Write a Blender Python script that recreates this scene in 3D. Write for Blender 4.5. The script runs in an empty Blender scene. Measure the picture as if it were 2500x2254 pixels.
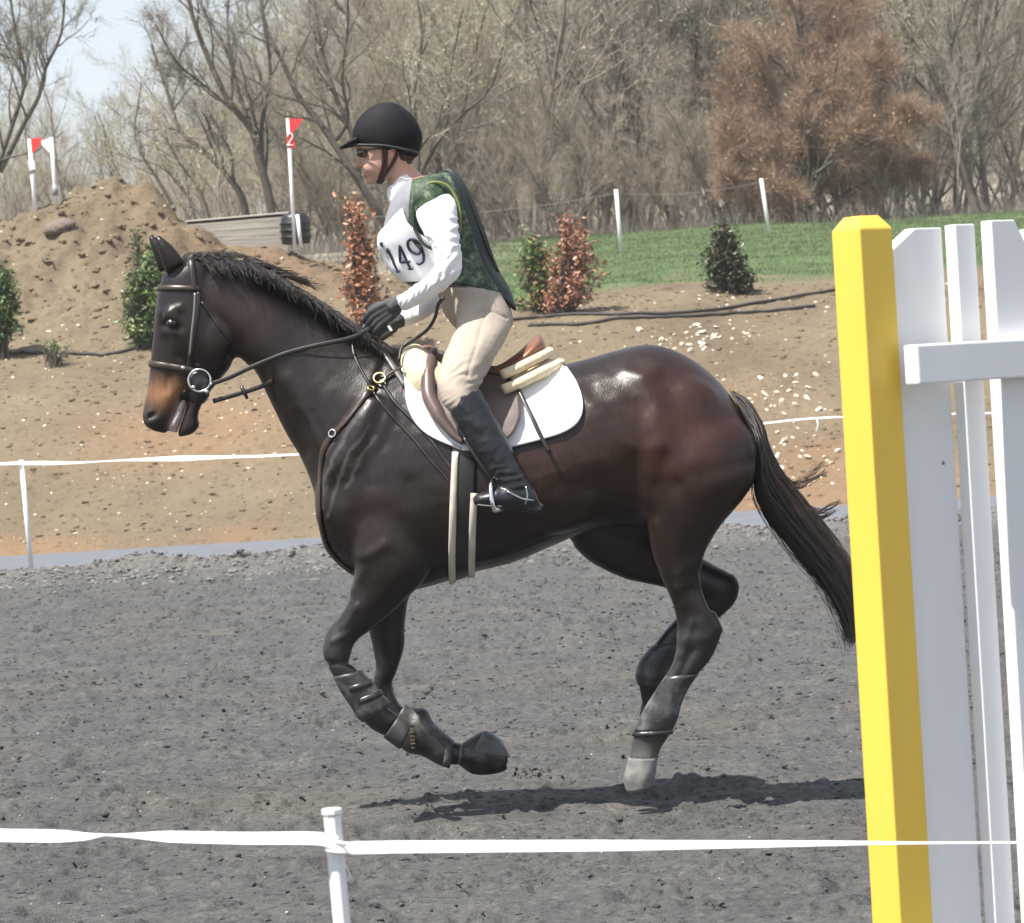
import bpy, math, random
import numpy as np
from mathutils import Vector, Matrix
from mathutils.bvhtree import BVHTree

random.seed(7)
RS = np.random.RandomState(11)
scene = bpy.context.scene
COL = scene.collection
rad = math.radians

# ------------------------------------------------------------------ camera, world, sun, exposure
PXW, PXH, FPX = 2500.0, 2254.0, 7980.0      # photograph size and focal length in its pixels
EYE = np.array([0.0, 0.0, 1.5])
PITCH, ROLL = rad(1.178), rad(3.5)
_F = np.array([0, math.cos(PITCH), -math.sin(PITCH)])
_R0 = np.array([1.0, 0, 0]); _U0 = np.array([0, math.sin(PITCH), math.cos(PITCH)])
CR = _R0 * math.cos(ROLL) - _U0 * math.sin(ROLL)
CU = _R0 * math.sin(ROLL) + _U0 * math.cos(ROLL)
cam_data = bpy.data.cameras.new('camera')
cam_data.sensor_fit = 'HORIZONTAL'; cam_data.sensor_width = 36.0
cam_data.lens = 36.0 * FPX / PXW
cam_data.clip_start = 0.1; cam_data.clip_end = 3000
cam_data.dof.use_dof = True; cam_data.dof.focus_distance = 11.6; cam_data.dof.aperture_fstop = 13
cam = bpy.data.objects.new('camera', cam_data); COL.objects.link(cam)
cam.matrix_world = Matrix(((CR[0], CU[0], -_F[0], EYE[0]), (CR[1], CU[1], -_F[1], EYE[1]),
                           (CR[2], CU[2], -_F[2], EYE[2]), (0, 0, 0, 1)))
scene.camera = cam

SUN_DIR = np.array([-0.37, -0.28, 0.84]); SUN_DIR /= np.linalg.norm(SUN_DIR)   # towards the sun
SUN_EL = math.asin(SUN_DIR[2]); SUN_AZ = math.atan2(SUN_DIR[0], SUN_DIR[1])
world = bpy.data.worlds.new('World'); scene.world = world; world.use_nodes = True
wn = world.node_tree; wn.nodes.clear()
sky = wn.nodes.new('ShaderNodeTexSky'); sky.sky_type = 'NISHITA'; sky.sun_disc = False
sky.sun_elevation = SUN_EL; sky.sun_rotation = SUN_AZ
sky.air_density = 1.0; sky.dust_density = 1.6; sky.ozone_density = 1.0
bg = wn.nodes.new('ShaderNodeBackground'); bg.inputs['Strength'].default_value = 0.085
wo = wn.nodes.new('ShaderNodeOutputWorld')
thin = wn.nodes.new('ShaderNodeMix'); thin.data_type = 'RGBA'; thin.inputs[0].default_value = 0.34      # thin high cloud over the whole sky
thin.inputs[7].default_value = (9.0, 9.2, 9.5, 1)
wn.links.new(sky.outputs[0], thin.inputs[6]); wn.links.new(thin.outputs[2], bg.inputs[0]); wn.links.new(bg.outputs[0], wo.inputs[0])
sd = bpy.data.lights.new('sun', 'SUN'); sd.energy = 5.0; sd.angle = rad(0.53); sd.color = (1.0, 0.955, 0.88)
sun = bpy.data.objects.new('sun', sd); COL.objects.link(sun)
sun.rotation_euler = Vector(SUN_DIR).to_track_quat('Z', 'Y').to_euler()
sun.location = (0, 0, 30)
scene.view_settings.view_transform = 'Standard'; scene.view_settings.look = 'None'
scene.view_settings.exposure = 0.84; scene.view_settings.gamma = 1.0
scene.view_settings.use_curve_mapping = False

# ------------------------------------------------------------------ helpers
def W(px, py, Y):
    """The point at depth Y (metres from the camera) that the photograph shows at pixel px, py."""
    d = _F * FPX + CR * (px - PXW / 2) + CU * (PXH / 2 - py)
    return EYE + d * (Y / d[1])

def proj(P):
    """Pixel coordinates in the photograph of points P (n x 3)."""
    D = np.asarray(P, float) - EYE
    z = D @ _F
    return PXW / 2 + FPX * (D @ CR) / z, PXH / 2 - FPX * (D @ CU) / z

def mesh_np(name, verts, faces, mat=None, smooth=False):
    verts = np.ascontiguousarray(verts, dtype=np.float32); faces = np.ascontiguousarray(faces, dtype=np.int32)
    me = bpy.data.meshes.new(name); k = faces.shape[1]; n = len(faces)
    me.vertices.add(len(verts)); me.vertices.foreach_set('co', verts.ravel())
    me.loops.add(n * k); me.loops.foreach_set('vertex_index', faces.ravel())
    me.polygons.add(n); me.polygons.foreach_set('loop_start', np.arange(n, dtype=np.int32) * k)
    me.polygons.foreach_set('use_smooth', np.full(n, bool(smooth)))
    me.update(calc_edges=True); me.validate()
    if mat: me.materials.append(mat)
    return me

def add(name, me, parent=None, **props):
    o = bpy.data.objects.new(name, me); COL.objects.link(o)
    if parent is not None: o.parent = parent; o.matrix_parent_inverse = parent.matrix_basis.inverted()
    for k, v in props.items(): o[k] = v
    return o

def thing(name, label, category, loc=(0, 0, 0), group=None):
    o = bpy.data.objects.new(name, None); COL.objects.link(o); o.location = loc
    o.empty_display_size = 0.1
    o['label'] = label; o['category'] = category
    if group: o['group'] = group
    return o

def catmull(P, sub):
    P = np.asarray(P, float); n = len(P)
    Q = np.vstack([2 * P[0] - P[1], P, 2 * P[-1] - P[-2]])
    out = []
    for i in range(n - 1):
        p0, p1, p2, p3 = Q[i], Q[i + 1], Q[i + 2], Q[i + 3]
        for j in range(sub):
            t = j / sub
            out.append(0.5 * (2 * p1 + (p2 - p0) * t + (2 * p0 - 5 * p1 + 4 * p2 - p3) * t * t + (3 * p1 - p0 - 3 * p2 + p3) * t ** 3))
    out.append(P[-1])
    return np.array(out)

def resample(P, n):
    P = np.asarray(P, float); d = np.r_[0, np.cumsum(np.linalg.norm(np.diff(P, axis=0), axis=1))]
    t = np.linspace(0, d[-1], n)
    return np.stack([np.interp(t, d, P[:, k]) for k in range(P.shape[1])], axis=1)

class Bag:
    """Collects quads and triangles (as degenerate-free polygons) of one mesh."""
    def __init__(self): self.v = []; self.f = []; self.n = 0
    def put(self, v, f):
        self.v.append(np.asarray(v, float)); self.f += [tuple(int(i) + self.n for i in q) for q in f]; self.n += len(v)
    def box(self, c, s, R=None):
        x, y, z = np.asarray(s, float) / 2
        v = np.array([[a, b, d] for d in (-z, z) for b in (-y, y) for a in (-x, x)])
        if R is not None: v = v @ np.asarray(R).T
        self.put(v + np.asarray(c), [(0, 2, 3, 1), (4, 5, 7, 6), (0, 1, 5, 4), (2, 6, 7, 3), (0, 4, 6, 2), (1, 3, 7, 5)])
    def tube(self, P, r, k=8, cap=True):
        v, f = tube(P, r, k); self.put(v, f)
        if cap:
            m = len(v) // k
            self.f.append(tuple(self.n - len(v) + i for i in range(k))[::-1]); self.f.append(tuple(self.n - k + i for i in range(k)))
    def prism(self, poly, thick, frame):
        """poly 2-D outline; frame = (origin, ex, ey, en): extruded by thick along en."""
        o, ex, ey, en = [np.asarray(a, float) for a in frame]
        a = np.array([o + ex * p[0] + ey * p[1] for p in poly]); b = a + en * thick; n = len(poly)
        self.put(np.vstack([a, b]), [tuple(range(n))[::-1], tuple(range(n, 2 * n))] + [(i, (i + 1) % n, n + (i + 1) % n, n + i) for i in range(n)])
    def mesh(self, name, mat=None, smooth=False, bevel=0):
        me = bpy.data.meshes.new(name); me.from_pydata(np.vstack(self.v).tolist(), [], self.f)
        me.update()
        if smooth: me.polygons.foreach_set('use_smooth', np.ones(len(me.polygons), bool))
        if bevel:
            import bmesh
            bm = bmesh.new(); bm.from_mesh(me)
            bmesh.ops.recalc_face_normals(bm, faces=bm.faces)
            bmesh.ops.bevel(bm, geom=list(bm.edges), offset=bevel, segments=2, affect='EDGES', profile=0.6)
            bm.to_mesh(me); bm.free()
        if mat: me.materials.append(mat)
        return me

def frames(P):
    T = np.gradient(P, axis=0); T /= np.linalg.norm(T, axis=1)[:, None] + 1e-12
    ref = np.array([0, 1.0, 0]) if abs(T[:, 1]).max() < 0.9 else np.array([0.3, 0.2, 0.93])
    A = np.cross(T, ref); A /= np.linalg.norm(A, axis=1)[:, None] + 1e-12
    return T, A, np.cross(T, A)

def tube(P, r, k=6):
    P = np.asarray(P, float); n = len(P); r = np.broadcast_to(np.asarray(r, float), (n,))
    T, A, B = frames(P)
    th = np.arange(k) * 2 * math.pi / k
    v = P[:, None, :] + r[:, None, None] * (np.cos(th)[None, :, None] * A[:, None, :] + np.sin(th)[None, :, None] * B[:, None, :])
    i = np.arange(n - 1)[:, None] * k; j = np.arange(k)[None, :]; j2 = (j + 1) % k
    f = np.stack([i + j, i + j2, i + k + j2, i + k + j], axis=-1).reshape(-1, 4)
    return v.reshape(-1, 3), f

def tubes_mesh(name, lines, k=3, mat=None, smooth=True):
    vs, fs, n = [], [], 0
    for P, r in lines:
        v, f = tube(P, r, k); vs.append(v); fs.append(f + n); n += len(v)
    return mesh_np(name, np.vstack(vs), np.vstack(fs), mat, smooth)

def _hash(ix, iy, s):
    h = (ix.astype(np.int64) * 374761393 + iy.astype(np.int64) * 668265263 + s * 974711) & 0x7fffffff
    h = ((h ^ (h >> 13)) * 1274126177) & 0x7fffffff
    return ((h ^ (h >> 16)) & 0xffff) / 65535.0
def vnoise(x, y, s=0):
    ix, iy = np.floor(x), np.floor(y); fx, fy = x - ix, y - iy
    fx = fx * fx * (3 - 2 * fx); fy = fy * fy * (3 - 2 * fy)
    a, b, c, d = _hash(ix, iy, s), _hash(ix + 1, iy, s), _hash(ix, iy + 1, s), _hash(ix + 1, iy + 1, s)
    return (a * (1 - fx) + b * fx) * (1 - fy) + (c * (1 - fx) + d * fx) * fy - 0.5
def fbm(x, y, f=1.0, o=4, s=0, g=0.5):
    t = np.zeros(np.broadcast(x, y).shape); a = 1.0
    for i in range(o):
        t += a * vnoise(x * f + 17.3 * i, y * f - 9.1 * i, s + i); a *= g; f *= 2.03
    return t
def sstep(a, b, x):
    t = np.clip((x - a) / (b - a), 0, 1); return t * t * (3 - 2 * t)

# ------------------------------------------------------------------ materials
def material(name, color=(0.5, 0.5, 0.5), rough=0.6, metal=0.0, spec=0.5, coat=0.0, sheen=0.0):
    m = bpy.data.materials.new(name); m.use_nodes = True
    b = m.node_tree.nodes['Principled BSDF']
    b.inputs['Base Color'].default_value = (*color, 1); b.inputs['Roughness'].default_value = rough
    b.inputs['Metallic'].default_value = metal; b.inputs['Specular IOR Level'].default_value = spec
    b.inputs['Coat Weight'].default_value = coat; b.inputs['Sheen Weight'].default_value = sheen
    return m
def N(m, kind, **kw):
    n = m.node_tree.nodes.new(kind)
    for k, v in kw.items():
        if k in n.inputs: n.inputs[k].default_value = v
        else: setattr(n, k, v)
    return n
def L(m, a, b): m.node_tree.links.new(a, b)
def BS(m): return m.node_tree.nodes['Principled BSDF']
def ramp(m, fac, stops):
    r = N(m, 'ShaderNodeValToRGB'); e = r.color_ramp.elements
    while len(e) < len(stops): e.new(0.5)
    for el, (p, c) in zip(e, stops): el.position = p; el.color = (*c, 1)
    L(m, fac, r.inputs[0]); return r.outputs[0]
def noise(m, scale, detail=4, rough=0.55, vec=None, stretch=None):
    tc = N(m, 'ShaderNodeTexCoord'); v = vec or tc.outputs['Object']
    if stretch:
        mp = N(m, 'ShaderNodeMapping'); mp.inputs['Scale'].default_value = stretch; L(m, v, mp.inputs[0]); v = mp.outputs[0]
    n = N(m, 'ShaderNodeTexNoise'); n.inputs['Scale'].default_value = scale
    n.inputs['Detail'].default_value = detail; n.inputs['Roughness'].default_value = rough
    L(m, v, n.inputs['Vector']); return n.outputs['Fac']
def mix(m, fac, a, b, mode='MIX'):
    x = N(m, 'ShaderNodeMix'); x.data_type = 'RGBA'; x.blend_type = mode
    for s, i in ((fac, 0), (a, 6), (b, 7)):
        if isinstance(s, (int, float)): x.inputs[i].default_value = s
        elif isinstance(s, tuple): x.inputs[i].default_value = (*s, 1)
        else: L(m, s, x.inputs[i])
    return x.outputs[2]
def bump(m, h, strength, dist):
    b = N(m, 'ShaderNodeBump'); b.inputs['Strength'].default_value = strength; b.inputs['Distance'].default_value = dist
    L(m, h, b.inputs['Height']); L(m, b.outputs[0], BS(m).inputs['Normal']); return b
def noisy(name, stops, scale=6, rough=0.6, bstr=0.0, bdist=0.01, bscale=40, stretch=None, **kw):
    m = material(name, stops[0][1], rough, **kw)
    L(m, ramp(m, noise(m, scale, 5, stretch=stretch), stops), BS(m).inputs['Base Color'])
    if bstr: bump(m, noise(m, bscale, 4, stretch=stretch), bstr, bdist)
    return m
# ------------------------------------------------------------------ the land
def grid_mesh(name, xs, ys, Z, mat, smooth=True):
    X, Yg = np.meshgrid(xs, ys); v = np.stack([X, Yg, Z], -1).reshape(-1, 3)
    nx, ny = len(xs), len(ys)
    i = (np.arange(ny - 1)[:, None] * nx + np.arange(nx - 1)[None, :])
    f = np.stack([i, i + 1, i + nx + 1, i + nx], -1).reshape(-1, 4)
    return mesh_np(name, v, f, mat, smooth)
def point_attr(me, name, vals):
    a = me.attributes.new(name, 'FLOAT', 'POINT'); a.data.foreach_set('value', np.ascontiguousarray(vals, dtype=np.float32).ravel())
def color_attr(me, name, cols):
    a = me.attributes.new(name, 'FLOAT_COLOR', 'POINT')
    c = np.ones((len(me.vertices), 4), np.float32); c[:, :3] = cols; a.data.foreach_set('color', c.ravel())

MOUND_X = [-30, -14, -9.5, -8, -6.9, -5.5, -4.9, -4.4, -3.9, -3.2, -2.0, -1.0, 0.0, 40]
MOUND_A = [0.2, 0.6, 1.2, 1.30, 1.38, 1.88, 1.62, 1.12, 0.86, 0.78, 0.46, 0.12, 0.0, 0.0]
PROF_Y = [37.0, 37.25, 40, 43, 45, 55, 62, 67, 76, 150, 260]
PROF_Z = [0.0, 0.0, 1.25, 2.42, 2.74, 3.76, 4.38, 4.45, 4.6, 5.2, 6.0]
def land(x, y):
    x = np.asarray(x, float); y = np.asarray(y, float)
    z = np.interp(y, PROF_Y, PROF_Z)
    z = z + np.interp(x, MOUND_X, MOUND_A) * np.exp(-(np.clip(47.3 - y, 0, 99) / 2.0) ** 2 - (np.clip(y - 47.3, 0, 99) / 2.6) ** 2)
    hill = sstep(78, 150, y) * np.interp(x * 110 / np.maximum(y, 60), [-20, -13, -9, -4, 3, 30], [0.0, 0.5, 3.0, 7.0, 9.5, 11.0])
    return z + hill
def land_rough(x, y):
    z = land(x, y)
    m = np.clip(np.interp(x, MOUND_X, MOUND_A) * np.exp(-((y - 46.8) / 2.6) ** 2), 0, 1.2)
    k = sstep(37.2, 38.2, y)
    z = z + k * (0.10 * fbm(x, y, 0.45, 3, 3) + 0.05 * fbm(x, y, 2.2, 3, 5))
    z = z + k * m * (0.36 * fbm(x, y, 0.9, 4, 21) + 0.24 * np.abs(fbm(x, y, 2.1, 4, 33, 0.6)) - 0.06)
    return z

# ground that reaches the horizon, under everything
m_base = noisy('ground_far', [(0.3, (0.16, 0.13, 0.08)), (0.7, (0.10, 0.12, 0.05))], 0.2, 0.95)
bagg = Bag(); bagg.put([[-1500, -400, -0.35], [1500, -400, -0.35], [1500, 2500, -0.35], [-1500, 2500, -0.35]], [(0, 1, 2, 3)])
add('ground', bagg.mesh('ground', m_base), kind='structure')

# arena footing
m_sand = material('arena_footing', (0.13, 0.13, 0.13), 0.95, spec=0.2)
c1 = ramp(m_sand, noise(m_sand, 2.2, 6, 0.65), [(0.3, (0.100, 0.100, 0.099)), (0.52, (0.128, 0.127, 0.125)), (0.72, (0.158, 0.155, 0.149))])
at = N(m_sand, 'ShaderNodeAttribute', attribute_name='pale')
c2 = mix(m_sand, at.outputs['Fac'], c1, (0.20, 0.19, 0.175))
sp = ramp(m_sand, noise(m_sand, 95, 3, 0.7), [(0.30, (0.45, 0.45, 0.45)), (0.45, (0.95, 0.95, 0.95)), (0.66, (1.0, 1.0, 1.0)), (0.78, (2.3, 2.3, 2.3))])
c3 = mix(m_sand, 1.0, c2, sp, 'MULTIPLY')
br = ramp(m_sand, noise(m_sand, 0.55, 3, 0.5), [(0.55, (1, 1, 1)), (0.72, (1.09, 1.02, 0.93))])
dk = ramp(m_sand, noise(m_sand, 26, 5, 0.72), [(0.34, (0.36, 0.36, 0.37)), (0.43, (0.84, 0.84, 0.84)), (0.56, (1.03, 1.03, 1.02)), (0.68, (1.45, 1.44, 1.42))])
c3 = mix(m_sand, 1.0, c3, dk, 'MULTIPLY')
L(m_sand, mix(m_sand, 1.0, c3, br, 'MULTIPLY'), BS(m_sand).inputs['Base Color'])
bump(m_sand, noise(m_sand, 48, 5, 0.75), 0.9, 0.03)

_h = np.random.RandomState(19)
HOOF = [((_h.rand() - .5) * 7, 9.3 + 11 * _h.rand() ** 1.3, 0.06 + .03 * _h.rand()) for _ in range(120)]       # hoof prints
def footing(x, y):
    z = 0.05 * fbm(x, y, 0.8, 3, 41)
    z = z + 0.022 * fbm(x * 1.0, y, 5.0, 3, 43)
    pit = vnoise(x * 9, y * 7, 51) + 0.5 * vnoise(x * 21, y * 17, 52)
    z = z - 0.14 * np.clip(pit - 0.22, 0, 1)
    clod = vnoise(x * 16, y * 13, 61) + 0.6 * vnoise(x * 33, y * 29, 62)
    z = z + 0.09 * np.clip(clod - 0.30, 0, 1)
    rid = np.exp(-((y - 31.2 + 0.5 * vnoise(x * 0.5, y * 0, 5)) / 1.1) ** 2)
    z = z + rid * (0.10 + 0.13 * fbm(x, y, 1.6, 4, 71) + 0.08 * np.abs(fbm(x, y, 5, 2, 72)))
    for cx, cy, cr in HOOF:
        k = ((x - cx) ** 2 + (y - cy) ** 2) / (cr * cr); z = z - 0.045 * np.exp(-k * 1.6) + 0.022 * np.exp(-(np.sqrt(k) - 1.25) ** 2 * 5)
    return z, rid
def depth_rows(y0, y1, px):
    """Rows whose spacing on the ground shrinks towards the viewer."""
    ys = [y0]
    while ys[-1] < y1: ys.append(ys[-1] + max(0.012, px * ys[-1] ** 2 / (1.5 * FPX)))
    return np.array(ys)
ys = depth_rows(7.5, 32.9, 3.6); xs = np.linspace(-7.0, 7.0, 900)
Xg, Yg = np.meshgrid(xs * 1.0, ys)
Zg, RID = footing(Xg, Yg)
edge = np.clip((32.9 - Yg) / 0.5, 0, 1)
Zg = Zg * edge + (1 - edge) * -0.02
me = grid_mesh('arena_surface', xs, ys, Zg, m_sand)
point_attr(me, 'pale', np.clip(RID * 0.8 + 0.0 * Yg, 0, 1))
add('arena_surface', me, kind='structure')
bagg = Bag()
for x0, x1, y0, y1 in ((-60, 60, -8, 7.5), (-60, -7.0, 7.5, 32.9), (7.0, 60, 7.5, 32.9)):
    bagg.put([[x0, y0, 0], [x1, y0, 0], [x1, y1, 0], [x0, y1, 0]], [(0, 1, 2, 3)])
me = bagg.mesh('arena_surround', m_sand); add('arena_surround', me, kind='structure')

# loose clods of footing
def rocks(name, pts, sizes, mat, seed=1, flat=0.7):
    r = np.random.RandomState(seed)
    ico = np.array([[0, 0, 1], [.894, 0, .447], [.276, .851, .447], [-.724, .526, .447], [-.724, -.526, .447], [.276, -.851, .447],
                    [.724, .526, -.447], [-.276, .851, -.447], [-.894, 0, -.447], [-.276, -.851, -.447], [.724, -.526, -.447], [0, 0, -1]])
    fi = np.array([[0,1,2],[0,2,3],[0,3,4],[0,4,5],[0,5,1],[1,6,2],[2,7,3],[3,8,4],[4,9,5],[5,10,1],[2,6,7],[3,7,8],[4,8,9],[5,9,10],[1,10,6],[6,11,7],[7,11,8],[8,11,9],[9,11,10],[10,11,6]])
    n = len(pts); j = ico[None] * (1 + 0.55 * (r.rand(n, 12, 1) - 0.5))
    sc = np.stack([sizes * (0.7 + 0.9 * r.rand(n)), sizes * (0.7 + 0.6 * r.rand(n)), sizes * flat * (0.6 + 0.6 * r.rand(n))], -1)
    a = r.rand(n) * 6.283; c, s = np.cos(a), np.sin(a); q = j * sc[:, None, :]
    q = np.stack([q[..., 0] * c[:, None] - q[..., 1] * s[:, None], q[..., 0] * s[:, None] + q[..., 1] * c[:, None], q[..., 2]], -1)
    v = (q + pts[:, None, :]).reshape(-1, 3)
    f = (fi[None] + (np.arange(n) * 12)[:, None, None]).reshape(-1, 3)
    return mesh_np(name, v, f, mat)
m_clod = noisy('clod', [(0.3, (0.035, 0.035, 0.036)), (0.7, (0.10, 0.099, 0.097))], 9, 0.95, spec=0.2)
n = 22000
yy = 8.2 + 24.5 * RS.rand(n) ** 0.8; xx = (RS.rand(n) - 0.5) * (yy * 0.34 + 0.8)
zz, _ = footing(xx, yy)
clods = add('footing_clods', rocks('footing_clods', np.stack([xx, yy, zz], -1), 0.004 + 0.011 * RS.rand(n) ** 2.5, m_clod, 3), kind='stuff')
clods['label'] = 'loose dark clods lying on the grey arena footing'; 
m_rclod = noisy('ridge_clod', [(0.3, (0.11, 0.108, 0.104)), (0.7, (0.21, 0.205, 0.195))], 9, 0.95, spec=0.2)
n = 5000
xx = (RS.rand(n) - 0.5) * 11; yy = 30.9 + 0.85 * RS.randn(n); zz, _ = footing(xx, yy)
add('ridge_clods', rocks('ridge_clods', np.stack([xx, yy, zz], -1), 0.008 + 0.032 * RS.rand(n) ** 2.5, m_rclod, 4), kind='stuff', label='rough clods heaped along the far edge of the arena')
m_spk = material('pale_grit', (0.30, 0.295, 0.29), 0.8)
n = 700
yy = 8.2 + 24.5 * RS.rand(n); xx = (RS.rand(n) - 0.5) * (yy * 0.34 + 0.8); zz, _ = footing(xx, yy)
add('pale_grit', rocks('pale_grit', np.stack([xx, yy, zz + 0.003], -1), 0.002 + 0.005 * RS.rand(n) ** 2, m_spk, 5), kind='stuff', label='pale grit scattered over the arena footing')

# grey path between arena and bank
m_path = noisy('path_surface', [(0.35, (0.105, 0.115, 0.135)), (0.65, (0.135, 0.145, 0.168))], 3.0, 0.85, 0.3, 0.01, 60)
xs = np.linspace(-30, 30, 160); ys2 = np.linspace(32.6, 37.6, 26)
Xg, Yg = np.meshgrid(xs, ys2)
add('path', grid_mesh('path', xs, ys2, 0.006 + 0.02 * fbm(Xg, Yg, 0.4, 2, 9) * np.clip((37.4 - Yg) * 2, 0, 1), m_path), kind='structure')

# dirt bank, grass slope and woodland floor: one terrain
m_land = material('bank_soil', (0.25, 0.18, 0.1), 0.95, spec=0.15)
tc = N(m_land, 'ShaderNodeTexCoord')
soil = ramp(m_land, noise(m_land, 0.55, 6, 0.62), [(0.30, (0.115, 0.088, 0.060)), (0.45, (0.150, 0.119, 0.080)), (0.60, (0.168, 0.136, 0.091)), (0.8, (0.210, 0.172, 0.116))])
ora = N(m_land, 'ShaderNodeAttribute', attribute_name='clay')
soil = mix(m_land, ora.outputs['Fac'], soil, (0.220, 0.137, 0.080))
spk = ramp(m_land, noise(m_land, 9, 4, 0.7), [(0.32, (0.62, 0.60, 0.58)), (0.45, (1, 1, 1)), (0.62, (1, 1, 1)), (0.72, (1.35, 1.32, 1.25))])
soil = mix(m_land, 1.0, soil, spk, 'MULTIPLY')
ga = N(m_land, 'ShaderNodeAttribute', attribute_name='grass')
gcol = ramp(m_land, noise(m_land, 1.3, 5, 0.6), [(0.3, (0.062, 0.105, 0.042)), (0.55, (0.085, 0.130, 0.054)), (0.8, (0.130, 0.150, 0.072))])
land_c = mix(m_land, ga.outputs['Fac'], soil, gcol)
wa = N(m_land, 'ShaderNodeAttribute', attribute_name='wood')
wcol = ramp(m_land, noise(m_land, 0.8, 6, 0.7), [(0.3, (0.18, 0.158, 0.125)), (0.55, (0.26, 0.230, 0.182)), (0.75, (0.32, 0.288, 0.230))])
L(m_land, mix(m_land, wa.outputs['Fac'], land_c, wcol), BS(m_land).inputs['Base Color'])
bump(m_land, noise(m_land, 14, 5, 0.65), 0.55, 0.06)
ysl = np.concatenate([np.linspace(37.15, 50, 300), np.linspace(50.12, 70, 150), np.linspace(71, 165, 60)])
xsl = np.concatenate([np.linspace(-45, -11.2, 60), np.linspace(-11, 11, 420), np.linspace(11.2, 45, 60)])
Xg, Yg = np.meshgrid(xsl, ysl)
Zl = land_rough(Xg, Yg)
me = grid_mesh('dirt_bank', xsl, ysl, Zl, m_land)
gm = sstep(45.6, 47.2, Yg + 1.4 * fbm(Xg, Yg, 0.5, 3, 81)) * sstep(-1.6, -0.2, Xg - 0.03 * (Yg - 50) + 0.5 * fbm(Xg, Yg, 0.6, 2, 82)) * (1 - sstep(63, 65, Yg))
gm = gm * (0.55 + 0.45 * sstep(-0.25, 0.2, fbm(Xg, Yg, 1.1, 3, 83) + 0.12 * (Yg - 46.5)))
point_attr(me, 'grass', gm)
point_attr(me, 'wood', sstep(62.5, 66, Yg + 2 * fbm(Xg, Yg, 0.4, 2, 84)) * 1.0 + (1 - sstep(-2, 1, Xg)) * sstep(50, 53, Yg) * (1 - sstep(62.5, 66, Yg)))
clay = np.exp(-((Yg - 37.6) / 1.1) ** 2) * sstep(-0.15, 0.25, fbm(Xg, Yg, 0.5, 3, 85) + 0.12) + 0.8 * np.exp(-((Yg - 40.2) / 0.9) ** 2 - ((Xg + 3.9) / 1.3) ** 2) + 0.35 * sstep(0.15, 0.4, fbm(Xg, Yg, 0.3, 3, 86))
point_attr(me, 'clay', np.clip(clay * (1 - gm), 0, 0.6))
add('dirt_bank', me, kind='structure')

# short grass
def blades(name, pts, hts, wid, mats, seed, lean=0.5):
    r = np.random.RandomState(seed); n = len(pts); a = r.rand(n) * 6.283
    d = np.stack([np.cos(a), np.sin(a), np.zeros(n)], -1); l = np.stack([-np.sin(a), np.cos(a), np.zeros(n)], -1)
    w = np.broadcast_to(wid, (n,))[:, None]; up = np.array([0, 0, 1.0]) * hts[:, None] + l * (hts * lean * (r.rand(n) - 0.3))[:, None]
    v = np.stack([pts - d * w / 2, pts + d * w / 2, pts + up], 1).reshape(-1, 3)
    f = np.arange(3 * n).reshape(-1, 3); me = mesh_np(name, v, f)
    for m in mats: me.materials.append(m)
    me.polygons.foreach_set('material_index', r.randint(0, len(mats), n).astype(np.int32)); return me
m_grass = [material('grass_green', (0.105, 0.148, 0.066), 0.6, spec=0.3), material('grass_pale', (0.165, 0.178, 0.092), 0.6, spec=0.3), material('grass_dark', (0.078, 0.118, 0.054), 0.6, spec=0.3)]
n = 90000
yy = 45.8 + 18.5 * RS.rand(n); xx = -1.5 + 13.0 * RS.rand(n)
keep = (sstep(45.6, 47.6, yy + 1.4 * fbm(xx, yy, 0.5, 3, 81)) * sstep(-1.6, -0.2, xx - 0.03 * (yy - 50) + 0.5 * fbm(xx, yy, 0.6, 2, 82)) * (0.5 + fbm(xx, yy, 1.1, 3, 83) + 0.12 * (yy - 46.5))) > RS.rand(n)
xx, yy = xx[keep], yy[keep]
add('grass', blades('grass', np.stack([xx, yy, land_rough(xx, yy) - 0.01], -1), 0.025 + 0.045 * RS.rand(len(xx)), 0.016, m_grass, 5), kind='stuff', label='short spring grass on the slope below the woods')

# soil lumps on the bank, pale stones
m_lump = noisy('soil_lump', [(0.3, (0.125, 0.096, 0.064)), (0.7, (0.190, 0.150, 0.100))], 3, 0.95, spec=0.15)
n = 6500
yy = 37.5 + 11.5 * RS.rand(n); xx = (RS.rand(n) - 0.5) * 17
sz = 0.012 + 0.045 * RS.rand(n) ** 3
mn = np.interp(xx, MOUND_X, MOUND_A) * np.exp(-((yy - 46.5) / 2.2) ** 2)
sz = sz * (0.75 + 0.45 * np.clip(mn, 0, 1.3))
k = ~((yy > 45.5) & (xx > -0.8))
xx, yy, sz = xx[k], yy[k], sz[k]
add('soil_lumps', rocks('soil_lumps', np.stack([xx, yy, land_rough(xx, yy)], -1), sz, m_lump, 8), kind='stuff', label='lumps of brown soil on the bank')
m_stone = noisy('pale_stone', [(0.3, (0.50, 0.44, 0.33)), (0.7, (0.78, 0.72, 0.60))], 12, 0.7)
n = 1500
yy = 37.4 + 10.5 * RS.rand(n); xx = (RS.rand(n) - 0.5) * 15
k = ~((yy > 45) & (xx > -1)) ; xx, yy = xx[k], yy[k]
add('pale_gravel', rocks('pale_gravel', np.stack([xx, yy, land_rough(xx, yy)], -1), 0.008 + 0.020 * RS.rand(len(xx)) ** 2.5, m_stone, 9), kind='stuff', label='small pale stones strewn over the dirt bank')
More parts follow.
